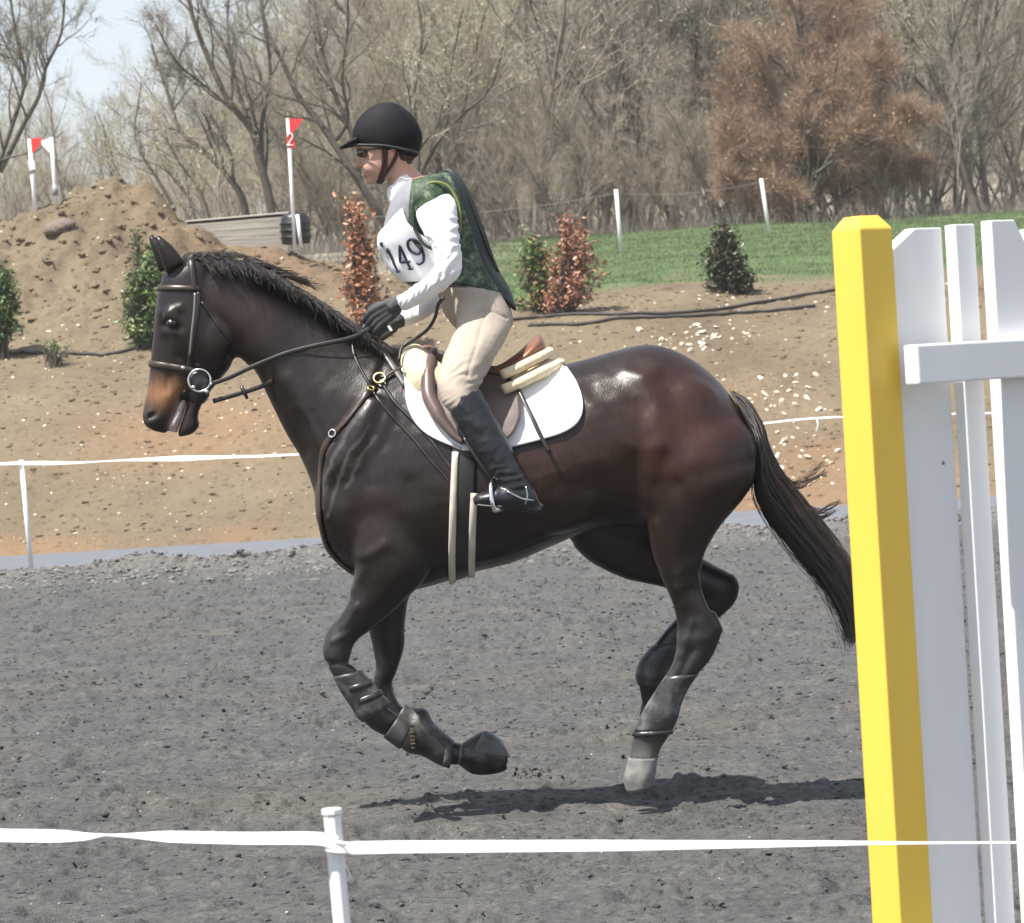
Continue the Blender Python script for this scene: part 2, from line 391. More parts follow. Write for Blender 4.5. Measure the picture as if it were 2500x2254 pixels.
def on_land(px, py, y0=37.2, y1=66):
    """Where the sight line through a pixel meets the bank."""
    Y = np.arange(y0, y1, 0.04)
    d = _F * FPX + CR * (px - PXW / 2) + CU * (PXH / 2 - py)
    P = EYE + d[None] * (Y / d[1])[:, None]
    z = land_rough(P[:, 0], P[:, 1]); hit = np.nonzero(P[:, 2] <= z)[0]
    i = hit[0] if len(hit) else len(Y) - 1
    return np.array([P[i, 0], P[i, 1], z[i]])
def stone_mesh(seed):
    return rocks('stone', np.zeros((1, 3)), np.ones(1), m_stone, seed, 0.55)
stone_protos = [stone_mesh(100 + i) for i in range(6)]
def stones(n, cx, cy, sx, sy, s0, s1, label, group, seed):
    r = np.random.RandomState(seed)
    for i in range(n):
        p = on_land(cx + sx * r.randn(), cy + sy * r.randn())
        o = add('stone', stone_protos[r.randint(6)], label=label, category='stone', group=group)
        s = s0 + (s1 - s0) * r.rand() ** 2
        o.scale = (s, s * (0.7 + 0.6 * r.rand()), s * (0.8 + 0.5 * r.rand())); o.location = (p[0], p[1], p[2] + 0.2 * s); o.rotation_euler = (0.5 * r.randn(), 0.4 * r.randn(), r.rand() * 6.3)
stones(42, 1705, 828, 75, 20, 0.02, 0.058, 'pale flat stone in the patch on the bank above the horse\'s rump', 'pale stones in the patch above the rump', 1)
stones(30, 1915, 960, 40, 28, 0.02, 0.052, 'pale stone in the loose heap of stones between the tail and the yellow post', 'pale stones beside the tail', 2)
stones(44, 1950, 1090, 75, 50, 0.018, 0.046, 'pale stone in the scatter low on the bank beside the horse\'s tail', 'pale stones low on the bank by the tail', 3)
stones(26, 620, 1010, 110, 60, 0.015, 0.03, 'small pale stone on the bank between the muzzle and the chest', 'pale stones below the horse\'s head', 4)
# ------------------------------------------------------------------ the woods
def bark(name, a, b):
    return noisy(name, [(0.3, a), (0.7, b)], 4, 0.9, spec=0.2)
m_bark = [bark('bark_grey', (0.15, 0.132, 0.108), (0.26, 0.232, 0.195)), bark('bark_dark', (0.075, 0.066, 0.054), (0.14, 0.124, 0.102)),
          bark('bark_pale', (0.22, 0.20, 0.17), (0.36, 0.33, 0.28))]
m_twig = [bark('twig_grey', (0.295, 0.275, 0.220), (0.43, 0.405, 0.335)), bark('twig_brown', (0.29, 0.240, 0.185), (0.42, 0.36, 0.285)),
          bark('twig_dark', (0.16, 0.143, 0.120), (0.26, 0.235, 0.20)), bark('twig_pale', (0.34, 0.315, 0.27), (0.48, 0.45, 0.40))]
m_bud = [material('bud_green', (0.31, 0.33, 0.15), 0.7), material('bud_olive', (0.31, 0.275, 0.16), 0.7),
         material('bud_rust', (0.33, 0.21, 0.125), 0.7), material('bud_tan', (0.43, 0.35, 0.26), 0.7), material('bud_grey', (0.40, 0.36, 0.30), 0.7)]

def unit(v): return v / (np.linalg.norm(v) + 1e-9)
class Tree:
    def __init__(self, seed): self.r = np.random.RandomState(seed); self.thick = []; self.thin = []; self.tips = []
    def branch(self, p, d, length, r0, level, spec, up):
        r = self.r; n = 4 if level >= 3 else (5 if level == 2 else 9)
        pts = [p]; dd = unit(d); st = length / (n - 1)
        for i in range(n - 1):
            dd = unit(dd + up * np.array([0, 0, 1]) * (0.6 if level else 0.3) + r.randn(3) * (0.10 if level == 0 else 0.16))
            pts.append(pts[-1] + dd * st)
        P = np.array(pts); self.limb(P, r0, level, spec, up)
    def limb(self, P, r0, level, spec, up):
        r = self.r; n = len(P); rr = r0 * np.linspace(1, 0.35 if level < 2 else 0.2, n)
        (self.thick if level <= 1 else self.thin).append((P, rr, level))
        if level >= spec['levels']: self.tips.append(P); return
        k = spec['kids'][level]; lo = spec['start'] if level == 0 else 0.15
        seg = np.linalg.norm(np.diff(P, axis=0), axis=1).sum()
        for i in range(k):
            t = lo + (0.98 - lo) * (i + r.rand()) / k
            q = t * (n - 1); j = min(int(q), n - 2); pos = P[j] + (P[j + 1] - P[j]) * (q - j); ax = unit(P[j + 1] - P[j])
            side = unit(np.cross(ax, r.randn(3))); ang = rad(spec['angle'] + 14 * r.randn())
            d = ax * math.cos(ang) + side * math.sin(ang)
            ln = seg * spec['ratio'][level] * (1.05 - 0.6 * t) * (0.75 + 0.5 * r.rand())
            self.branch(pos, d, ln, max(spec['rmin'], np.interp(t, [0, 1], [rr[0], rr[-1]]) * spec['rr']), level + 1, spec, up)
    def twigs(self, k, ln, r0):
        """Finest twigs along every last branch: slim three-sided spikes."""
        r = self.r; T = np.array([resample(P, 4) for P in self.tips]); m = len(T); n = m * k
        i = np.repeat(np.arange(m), k); q = r.rand(n) * 2.98; j = q.astype(int); f = (q - j)[:, None]
        pos = T[i, j] * (1 - f) + T[i, j + 1] * f; ax = T[i, j + 1] - T[i, j]; ax /= np.linalg.norm(ax, axis=1)[:, None] + 1e-9
        sd = np.cross(ax, r.randn(n, 3)); sd /= np.linalg.norm(sd, axis=1)[:, None] + 1e-9
        d = ax * 0.75 + sd * (0.45 + 0.35 * r.rand(n))[:, None] + np.array([0, 0, .12]); d /= np.linalg.norm(d, axis=1)[:, None]
        L_ = (ln * (0.4 + 0.9 * r.rand(n)))[:, None]; a = np.cross(d, r.randn(n, 3)); a /= np.linalg.norm(a, axis=1)[:, None] + 1e-9; b = np.cross(d, a)
        v = np.stack([pos + a * r0, pos - a * r0 * .5 + b * r0 * .87, pos - a * r0 * .5 - b * r0 * .87, pos + d * L_], 1)
        f = np.array([[0, 1, 3], [1, 2, 3], [2, 0, 3]])[None] + (np.arange(n) * 4)[:, None, None]
        self.ends = pos + d * L_ * r.rand(n, 1)
        return v.reshape(-1, 3), f.reshape(-1, 3)
    def meshes(self, mt, mw, mb, nb, bsize, k=4, ln=0.50):
        a = tubes_mesh('trunk', [(P, rr) for P, rr, l in self.thick], 6, mt)
        r = self.r; vs, fs, n = [], [], 0
        for P, rr, l in self.thin:
            v, f = tube(P, rr, 3); vs.append(v); f = np.concatenate([f[:, [0, 1, 2]], f[:, [0, 2, 3]]]); fs.append(f + n); n += len(v)
        v, f = self.twigs(k, ln, 0.0036); vs.append(v); fs.append(f + n); n += len(v); nf = sum(len(f) for f in fs)
        if nb and mb is not None:
            pk = self.ends[r.randint(0, len(self.ends), nb)] + r.randn(nb, 3) * 0.03; q = r.randn(nb, 3, 3)
            v = pk[:, None, :] + (bsize * (0.5 + 0.8 * r.rand(nb)))[:, None, None] * q; vs.append(v.reshape(-1, 3)); fs.append(np.arange(3 * nb).reshape(-1, 3) + n)
        me = mesh_np('crown', np.vstack(vs), np.vstack(fs), mw, False)
        if nb and mb is not None:
            me.materials.append(mb); idx = np.zeros(len(me.polygons), np.int32); idx[nf:] = 1
            me.polygons.foreach_set('material_index', idx)
        return a, me

SPEC_TALL = dict(levels=3, kids=[12, 7, 6], start=0.20, angle=31, ratio=[0.50, 0.50, 0.52], rr=0.50, rmin=0.0045)
SPEC_BUSH = dict(levels=3, kids=[13, 8, 6], start=0.10, angle=31, ratio=[0.52, 0.50, 0.52], rr=0.5, rmin=0.0045)
def proto(seed, h, r0, spec, stems, spread, mt, mw, mb, nb, bs):
    t = Tree(seed)
    for i in range(stems):
        a = t.r.rand() * 6.283; sp = spread * (0.4 + 0.6 * t.r.rand()) if stems > 1 else spread * 0.3
        t.branch(np.array([0.12 * math.cos(a), 0.12 * math.sin(a), -0.3]) * (stems > 1) + np.array([0, 0, -0.3]) * (stems == 1), np.array([sp * math.cos(a), sp * math.sin(a), 1.0]), h * (0.8 + 0.3 * t.r.rand()), 0.52 * r0 * (0.75 + 0.4 * t.r.rand()), 0, spec, 0.10)
    return t.meshes(mt, mw, mb, nb, bs)

PROTO = {
    'tall_grey': [proto(1, 13, 0.17, SPEC_TALL, 1, 0.2, m_bark[0], m_twig[0], m_bud[4], 2500, 0.016), proto(2, 12, 0.15, SPEC_TALL, 2, 0.35, m_bark[0], m_twig[0], m_bud[1], 2500, 0.016)],
    'tall_dark': [proto(3, 12.5, 0.17, SPEC_TALL, 2, 0.3, m_bark[1], m_twig[2], None, 0, 0), proto(4, 13, 0.15, SPEC_TALL, 1, 0.2, m_bark[1], m_twig[0], m_bud[4], 2000, 0.016)],
    'green': [proto(5, 11, 0.13, SPEC_BUSH, 2, 0.4, m_bark[0], m_twig[0], m_bud[0], 6000, 0.02), proto(6, 10, 0.13, SPEC_BUSH, 2, 0.5, m_bark[1], m_twig[0], m_bud[1], 6000, 0.02)],
    'rust': [proto(7, 9.5, 0.14, SPEC_BUSH, 3, 0.55, m_bark[1], m_twig[1], m_bud[2], 6000, 0.016)],
    'tan': [proto(8, 8, 0.12, SPEC_BUSH, 3, 0.5, m_bark[0], m_twig[1], m_bud[3], 2600, 0.015)],
    'pale': [proto(9, 12, 0.13, SPEC_TALL, 2, 0.25, m_bark[2], m_twig[3], m_bud[4], 2000, 0.016)],
}
def plant_tree(pr, x, y, s, rot, label, group=None, name='bare_tree', category='tree'):
    z = float(land(np.array([x]), np.array([y]))[0])
    t = thing(name, label, category, (x, y, z), group); t.rotation_euler = (0, 0, rot); t.scale = (s, s, s)
    for nm, me in zip(('trunk', 'crown'), pr):
        o = bpy.data.objects.new(nm, me); COL.objects.link(o); o.parent = t
        if nm == 'crown': o['kind'] = 'stuff'
    return t
def px_x(px, Y): return (px - 1250) * Y / FPX

def traced(label, Y, stems, seed, spec, mt, mw, mb=None, nb=0, bs=0.05, name='bare_tree', depth=1.0, up=0.08, tk=2):
    """A tree whose main stems follow the stems seen in the photograph; stems = [(pixels, radius)]."""
    t = Tree(seed); base = None
    for i, (px, r0) in enumerate(stems):
        off = np.linspace(0, 1, len(px)) * depth * t.r.randn()
        P = np.array([W(a, b, Y + o) for (a, b), o in zip(px, off)])
        if base is None: base = np.array([P[0][0], P[0][1], float(land(np.array([P[0][0]]), np.array([P[0][1]]))[0])])
        P = np.vstack([P[:1] + (base - P[0]) * np.array([0.3, 0, 1]) - np.array([0, 0, 0.2]), P]) if P[0][2] > base[2] + 0.15 and i == 0 else P
        t.limb(catmull(P, 3), r0 * 0.68, 0, spec, up)
    th = thing(name, label, 'tree', tuple(base))
    for nm, me in zip(('trunk', 'crown'), t.meshes(mt, mw, mb, nb, bs, tk, 0.45)):
        o = bpy.data.objects.new(nm, me); COL.objects.link(o); o.parent = th; o.location = tuple(-base)
        if nm == 'crown': o['kind'] = 'stuff'
    return th
SP_T = dict(levels=2, kids=[11, 7], start=0.22, angle=34, ratio=[0.42, 0.5], rr=0.5, rmin=0.0045)
SP_T4 = dict(levels=3, kids=[10, 6, 5], start=0.22, angle=33, ratio=[0.36, 0.5, 0.5], rr=0.5, rmin=0.0045)
traced('bare tree at the left edge with its two slender stems forking against the pale sky', 60,
       [([(-20, 470), (8, 370), (45, 260), (62, 180), (40, 90), (20, -40)], 0.085), ([(0, 420), (60, 300), (95, 235), (112, 165), (150, 80), (160, -60)], 0.075),
        ([(62, 200), (30, 140), (-20, 40)], 0.05), ([(110, 170), (95, 90), (85, -30)], 0.045)], 31, SP_T4, m_bark[1], m_twig[2], m_bud[0], 2000, 0.016)
traced('dark bare tree with stems leaning left, just behind the timber jump', 57,
       [([(665, 545), (655, 470), (632, 390), (615, 320), (560, 250), (520, 170), (470, 40), (455, -60)], 0.13), ([(605, 545), (590, 480), (555, 430), (500, 370), (440, 320), (410, 230), (370, 110)], 0.10),
        ([(640, 400), (640, 300), (660, 180), (640, 20), (630, -80)], 0.07), ([(570, 270), (500, 210), (430, 150), (380, 60)], 0.05), ([(620, 330), (570, 180), (555, 40), (570, -60)], 0.06)], 32, SP_T4, m_bark[1], m_twig[2], m_bud[1], 1500, 0.016)
traced('dark bare tree rising behind the red flag and leaning left', 60,
       [([(965, 620), (935, 540), (880, 450), (815, 350), (765, 280), (725, 230), (690, 150), (650, 70), (630, -40)], 0.12), ([(880, 450), (860, 330), (825, 250), (800, 170), (780, 90), (760, -60)], 0.085),
        ([(815, 350), (850, 290), (835, 190), (850, 60), (845, -60)], 0.06)], 33, SP_T4, m_bark[1], m_twig[2], m_bud[1], 1500, 0.016)
traced('low bare bush with arching grey stems above the soil mound', 56,
       [([(510, 560), (470, 500), (430, 440), (380, 400), (320, 385)], 0.06), ([(520, 560), (490, 470), (440, 400), (400, 330)], 0.05), ([(420, 500), (380, 430), (330, 340), (345, 200)], 0.05),
        ([(560, 560), (530, 480), (540, 380), (500, 280)], 0.05)], 34, SP_T, m_bark[0], m_twig[0], m_bud[1], 2500, 0.016, name='bare_bush')
traced('grey tree behind the rider\'s helmet with branches reaching up to the right', 62,
       [([(1010, 560), (1030, 420), (1075, 340), (1130, 280), (1200, 210), (1240, 60)], 0.07), ([(1015, 560), (1020, 380), (1010, 230), (1030, 90), (1010, -60)], 0.09), ([(1030, 420), (1090, 300), (1100, 180), (1130, 20)], 0.05)], 35, SP_T4, m_bark[1], m_twig[0], m_bud[1], 4000, 0.016)
traced('slim dark tree standing behind the nearer white post on the grass', 68,
       [([(1545, 580), (1525, 450), (1490, 350), (1500, 230), (1520, 130), (1500, 0), (1490, -100)], 0.10), ([(1530, 480), (1555, 380), (1560, 240), (1610, 80), (1590, -80)], 0.06), ([(1490, 340), (1430, 240), (1380, 150), (1330, 30)], 0.05)], 36, SP_T4, m_bark[1], m_twig[0], m_bud[4], 4000, 0.016)
traced('forked dark trunk high in the woods above the dark green bush', 70,
       [([(1640, 590), (1655, 400), (1680, 260), (1695, 150), (1690, 60), (1650, 10), (1600, -60)], 0.12), ([(1695, 150), (1670, 70), (1640, 15), (1560, -50)], 0.07), ([(1695, 160), (1700, 60), (1730, -60)], 0.07), ([(1660, 330), (1600, 180), (1560, 60)], 0.06)], 37, SP_T4, m_bark[1], m_twig[0], m_bud[1], 4000, 0.016)
SP_R = dict(levels=3, kids=[15, 9, 7], start=0.10, angle=33, ratio=[0.40, 0.5, 0.5], rr=0.5, rmin=0.0045)
traced('rust brown budding tree with a dark trunk behind the right-hand white post', 65,
       [([(1985, 560), (1978, 480), (1990, 400), (1970, 290), (1960, 160), (1950, 30), (1940, -80)], 0.17), ([(1980, 500), (1945, 390), (1900, 300), (1860, 210), (1820, 110)], 0.09), ([(1985, 470), (2040, 350), (2100, 250), (2150, 160)], 0.08),
        ([(1978, 490), (1930, 420), (1850, 370), (1770, 330)], 0.06), ([(1985, 430), (2070, 370), (2170, 340), (2230, 300)], 0.06), ([(1970, 300), (2010, 190), (2050, 70), (2060, -30)], 0.07), ([(1983, 535), (1930, 490), (1860, 455), (1790, 440)], 0.05), ([(1985, 530), (2050, 480), (2130, 440), (2220, 425)], 0.05), ([(1982, 500), (1900, 400), (1830, 290), (1790, 210)], 0.06)], 38, SP_R, m_bark[1], bark('twig_rust', (0.255, 0.180, 0.128), (0.385, 0.278, 0.202)), m_bud[2], 20000, 0.017, name='rust_tree', tk=6)
traced('grey tree behind the yellow post and white boards, its trunk twisting upward', 67,
       [([(2390, 560), (2370, 480), (2330, 350), (2300, 250), (2260, 140), (2220, 40), (2180, -80)], 0.13), ([(2335, 360), (2340, 250), (2320, 130), (2360, 0), (2370, -80)], 0.08), ([(2300, 260), (2210, 160), (2130, 40)], 0.05)], 39, SP_T4, m_bark[1], m_twig[0], m_bud[1], 2500, 0.016)

# the rest of the wood: single trees, each from one of the kinds above
G = 'bare trees in the dense wood behind the bank'
LBL = {'tall_grey': 'tall grey bare tree among the others in the dense wood', 'tall_dark': 'dark stemmed bare tree among the others in the dense wood',
       'green': 'bare tree with faint green buds in the dense wood', 'rust': 'rusty brown budding tree at the edge of the dense wood',
       'tan': 'tan twiggy young tree at the edge of the dense wood', 'pale': 'pale barked bare tree among the others in the dense wood'}
rr = np.random.RandomState(77)
def wood(kind, px, Y, s):
    pr = PROTO[kind][rr.randint(len(PROTO[kind]))]
    plant_tree(pr, px_x(px, Y), Y, s, rr.rand() * 6.28, LBL[kind], G + ' (' + kind.replace('_', ' ') + ')')
for px, Y, k, s in [(1120, 69, 'tan', .85), (1330, 68, 'tan', .95), (1400, 72, 'green', 1.0), (1230, 73, 'green', 1.05), (1760, 72, 'rust', .8), (2150, 70, 'rust', .9),
                    (2280, 72, 'green', .9), (2450, 70, 'tan', 1.0), (2560, 72, 'rust', .95), (1850, 76, 'tall_grey', .95), (2080, 78, 'tall_grey', 1.0), (1580, 73, 'pale', .9), (1460, 75, 'pale', .95), (2200, 75, 'pale', .85), (1660, 77, 'pale', .95), (900, 68, 'tan', .65), (1040, 74, 'green', .85)]:
    wood(k, px, Y, s)
kinds = ['tall_grey', 'tall_grey', 'tall_dark', 'green', 'tan', 'pale', 'tall_grey', 'green']
for Y0, step in ((71, 150), (79, 130), (85, 120), (92, 115), (101, 110), (112, 105), (126, 100)):
    px = 640 + rr.rand() * step + (Y0 > 90) * -60
    while px < 2620:
        Y = Y0 + 5 * (rr.rand() - .5)
        s = (0.75 + 0.35 * rr.rand()) * np.interp(px, [600, 800, 1000, 1400], [0.50, 0.66, 0.80, 0.90])
        wood(kinds[rr.randint(len(kinds))], px, Y, s)
        px += step * (0.6 + 0.8 * rr.rand())
for Y0, step in ((66.5, 90), (70.5, 85), (76, 85)):                                            # brushy saplings along the edge
    px = 780
    while px < 2600:
        wood(['tan', 'green', 'tan', 'tall_grey'][rr.randint(4)], px, Y0 + 3 * (rr.rand() - .5), 0.24 + 0.20 * rr.rand()); px += step * (0.5 + rr.rand())
for Y0, step in ((70, 115), (82, 95), (98, 75), (118, 60)):                      # lower growth at the left, sky above it
    px = -120
    while px < 760:
        s = np.interp(px, [-100, 60, 200, 330, 480, 700], [.62, .56, .48, .46, .60, .75]) * (0.85 + 0.3 * rr.rand()) * np.interp(Y0, [70, 118], [0.72, 1.0])
        wood(['green', 'tan', 'green', 'tall_grey', 'tall_dark'][rr.randint(5)], px, Y0 + 4 * (rr.rand() - .5), s)
        px += step * (0.6 + 0.8 * rr.rand())

# undergrowth of thin stems along the wood's edge
r = np.random.RandomState(5); n = 9000
Y = np.where(r.rand(n) < .8, 63.5 + 12 * r.rand(n), 51.5 + 9 * r.rand(n)); px = -100 + 2700 * r.rand(n); Y = np.where((Y < 62) & (px > 1150), 64 + 8 * r.rand(n), Y)
x = (px - 1250) * Y / FPX; h = (0.20 + 0.6 * r.rand(n) ** 2.2) * (0.6 + 1.1 * np.clip(0.5 + vnoise(x * .6, Y * .3, 3), 0, 1)); bs = np.stack([x, Y, land(x, Y) - .05], -1)
VV, FF, m = [], [], 0
for k in range(4):
    st = bs + (0 if k == 0 else 1) * np.stack([r.randn(n) * .06, r.randn(n) * .06, h * (.2 + .4 * r.rand(n))], -1); d = np.stack([r.randn(n) * .35, r.randn(n) * .35, 0.55 + .5 * r.rand(n)], -1) * (h * (1 if k == 0 else .55))[:, None]
    a = r.randn(n, 3); a = np.cross(d, a); a /= np.linalg.norm(a, axis=1)[:, None]; b_ = np.cross(unit(np.array([0, 0, 1.])), a); r0 = (.006 if k == 0 else .0045)
    VV.append(np.stack([st + a * r0, st - a * r0 * .5 + b_ * r0 * .87, st - a * r0 * .5 - b_ * r0 * .87, st + d], 1).reshape(-1, 3)); FF.append((np.array([[0, 1, 3], [1, 2, 3], [2, 0, 3]])[None] + (np.arange(n) * 4)[:, None, None]).reshape(-1, 3) + m); m += 4 * n
add('undergrowth', mesh_np('undergrowth', np.vstack(VV), np.vstack(FF), m_twig[2]), kind='stuff', label='brown twiggy undergrowth along the foot of the wood')


# thin haze volume added over the scene to lighten the far woods
m_haze = bpy.data.materials.new('haze'); m_haze.use_nodes = True
nt = m_haze.node_tree; nt.nodes.clear()
pv = nt.nodes.new('ShaderNodeVolumePrincipled'); pv.inputs['Density'].default_value = 0.0005; pv.inputs['Color'].default_value = (0.95, 0.96, 1.0, 1); pv.inputs['Anisotropy'].default_value = 0.0
no = nt.nodes.new('ShaderNodeOutputMaterial'); nt.links.new(pv.outputs[0], no.inputs['Volume'])
b = Bag(); b.box((0, 800, 20.0), (3200, 3600, 43.0)); add('haze', b.mesh('haze', m_haze), kind='stuff', label='thin pale haze added to lighten the far woods')
# ------------------------------------------------------------------ fences, flags, jump, shrubs
m_white = noisy('white_paint', [(0.25, (0.70, 0.705, 0.715)), (0.45, (0.78, 0.785, 0.795)), (0.75, (0.83, 0.835, 0.845))], 3.5, 0.5, 0.25, 0.002, 25, stretch=(1, 1, 0.12))
m_pvc = noisy('white_plastic', [(0.3, (0.77, 0.77, 0.77)), (0.7, (0.84, 0.84, 0.84))], 9, 0.42)
m_tape = noisy('white_tape', [(0.3, (0.80, 0.80, 0.80)), (0.7, (0.86, 0.86, 0.86))], 30, 0.55, 0.15, 0.001, 300)
m_yel = noisy('yellow_paint', [(0.3, (0.73, 0.48, 0.060)), (0.7, (0.80, 0.540, 0.085))], 3, 0.42, 0.25, 0.003, 14, stretch=(1, 1, 0.3))
m_red = material('red_flag', (0.75, 0.045, 0.04), 0.55); m_black = material('black_plastic', (0.014, 0.014, 0.016), 0.4)
UPV = np.array([0, 0, 1.0])

def tape_mesh(name, P, half, twist=None, sag=0):
    """Flat woven tape along points P; half = half width per point, twist = angle per point."""
    P = np.asarray(P); n = len(P); T, A, B = frames(P)
    half = np.broadcast_to(half, (n,)); tw = np.zeros(n) if twist is None else np.asarray(twist)
    side = np.cross(T, UPV); side /= np.linalg.norm(side, axis=1)[:, None]; upv = np.cross(side, T)
    d = upv * np.cos(tw)[:, None] + side * np.sin(tw)[:, None]; t = np.cross(T, d) * 0.0009
    v = np.concatenate([P + d * half[:, None] + t, P - d * half[:, None] + t, P - d * half[:, None] - t, P + d * half[:, None] - t])
    f = [(a * n + i, ((a + 1) % 4) * n + i, ((a + 1) % 4) * n + i + 1, a * n + i + 1) for i in range(n - 1) for a in range(4)]
    return mesh_np(name, v, np.array(f), m_tape, False)

# near fence
YF = 5.95
fence = thing('tape_fence', 'white plastic post with twisted white tape crossing the foreground', 'fence', (px_x(820, YF), YF, 0))
t0 = W(811, 1990, YF); t1 = W(835, 2254, YF); dirv = (t1 - t0) / np.linalg.norm(t1 - t0); foot = t0 + dirv * (t0[2] / -dirv[2] + 0.1)
b = Bag(); ring = [(0.0165 * math.cos(a), 0.0165 * math.sin(a)) for a in np.arange(0.25, 6.5, math.pi / 4)][:8]
ex = np.array([1.0, 0, 0]); ey = np.cross(-dirv, ex); ey /= np.linalg.norm(ey)
b.prism(ring, np.linalg.norm(t0 - foot), (foot, ex, ey, -dirv))
post = add('post', b.mesh('post', m_pvc, False, 0.0015), fence)
b = Bag(); b.prism([(1.17 * x, 1.17 * y) for x, y in ring], 0.011, (t0 - dirv * 0.001, ex, ey, -dirv)); add('post_cap', b.mesh('post_cap', m_pvc, False, 0.002), fence)
def pts(lst, Y): return np.array([W(a, c, Y + (e[0] if e else 0)) for a, c, *e in lst])
zt = -0.024
pl = catmull(pts([(-420, 2030), (-150, 2036), (0, 2040), (150, 2042), (215, 2043), (245, 2040), (262, 2039), (290, 2040), (330, 2041), (450, 2044), (600, 2047), (760, 2047, zt), (800, 2053, zt), (822, 2058, zt)], YF), 4); n = len(pl); u = np.linspace(0, 1, n)
xpx = proj(pl)[0]
tw = np.interp(xpx, [-400, 150, 240, 262, 300, 420, 850], [-0.55, -0.55, -1.3, -1.571, -1.35, -0.55, -0.5]) 
add('tape', tape_mesh('tape', pl, np.interp(xpx, [-400, 120, 220, 255, 280, 400, 850], [.0125, .0125, .010, .0055, .0065, .0112, .0125]), tw), fence)
pl = catmull(pts([(798, 2062, zt), (830, 2068, zt), (870, 2070), (1000, 2068), (1300, 2066), (1600, 2064), (1900, 2061), (2110, 2059), (2250, 2059), (2450, 2058), (2900, 2056)], YF), 4); xpx = proj(pl)[0]
add('tape', tape_mesh('tape', pl, np.interp(xpx, [800, 1500, 2000, 2200, 2300, 2900], [.0122, .0108, .0062, .0034, .0026, .0026]), np.interp(xpx, [800, 1400, 2100, 2300, 2900], [-0.5, -0.55, -0.95, -1.2, -1.2])), fence)
b = Bag(); b.tube(catmull([W(825, 2080, YF - .02), W(838, 2100, YF - .021), W(852, 2130, YF - .019), W(858, 2150, YF - .012)], 4), .0008, 5); b.tube(catmull([W(795, 2050, YF - .022), W(815, 2056, YF - .024), W(845, 2062, YF - .022)], 4), .0035, 6)
add('tape_knot', b.mesh('tape_knot', m_tape, True), fence)

# far fence along the path
YR = 32.75
rear = thing('tape_fence', 'low white tape fence between the grey path and the arena, behind the horse', 'fence', (px_x(75, YR), YR, 0))
for px, top, base in ((52, 1123, (78, 1402)), (2640, 1000, (2668, 1270)), (-1060, 1190, (-1035, 1470))):
    a, c = W(px, top, YR), W(base[0], base[1], YR); c[2] = -0.05
    b = Bag(); b.tube([c, a], 0.024, 10); o = add('post', b.mesh('post', m_pvc, True), rear)
for lst in ([(-1060, 1196), (-500, 1158), (0, 1133), (55, 1129)], [(55, 1131), (180, 1130), (300, 1124), (420, 1120), (560, 1116), (700, 1111), (1000, 1092), (1400, 1068), (1800, 1040), (2050, 1018), (2640, 1004)]):
    pl = catmull(pts(lst, YR - .03), 5); xp = proj(pl)[0]
    add('tape', tape_mesh('tape', pl, np.interp(xp, [-900, 0, 60, 120, 250, 300, 440, 540, 700, 2600], [.02, .012, .02, .022, .008, .012, .030, .018, .012, .010]), np.interp(xp, [0, 120, 260, 430, 600, 2600], [-.5, -.6, -1.2, -.45, -.9, -.9])), rear)
b = Bag(); b.tube(catmull([W(1994, 1024, YR - .04), W(1997, 1036, YR - .05), W(1993, 1052, YR - .03)], 4), .009, 5); add('tape_tail', b.mesh('tape_tail', m_tape), rear)

# posts and wire on the grass slope
slope = thing('wire_fence', 'thin white leaning posts with a faint wire on the grass slope', 'fence', tuple(W(1517, 618, 55)))
tops = []
for (a, c), (d, e), Y in (((1504, 463), (1517, 618), 55.0), ((1858, 436), (1880, 581), 58.0)):
    p, q = W(a, c, Y), W(d, e, Y); q[2] = float(land(np.array([q[0]]), np.array([Y]))[0]) - 0.05
    b = Bag(); b.tube([q, p], .034, 8); add('post', b.mesh('post', m_pvc, True), slope); tops.append(p)
m_wire = material('wire', (0.30, 0.28, 0.27), 0.5)
w0 = W(900, 520, 52)
b = Bag()
for p, q in ((w0, tops[0]), (tops[0], tops[1])):
    p, q = p - UPV * .06, q - UPV * .06; b.tube([p + (q - p) * t - UPV * 0.10 * 4 * t * (1 - t) for t in np.linspace(0, 1, 14)], .0045, 5)
add('wire', b.mesh('wire', m_wire), slope)

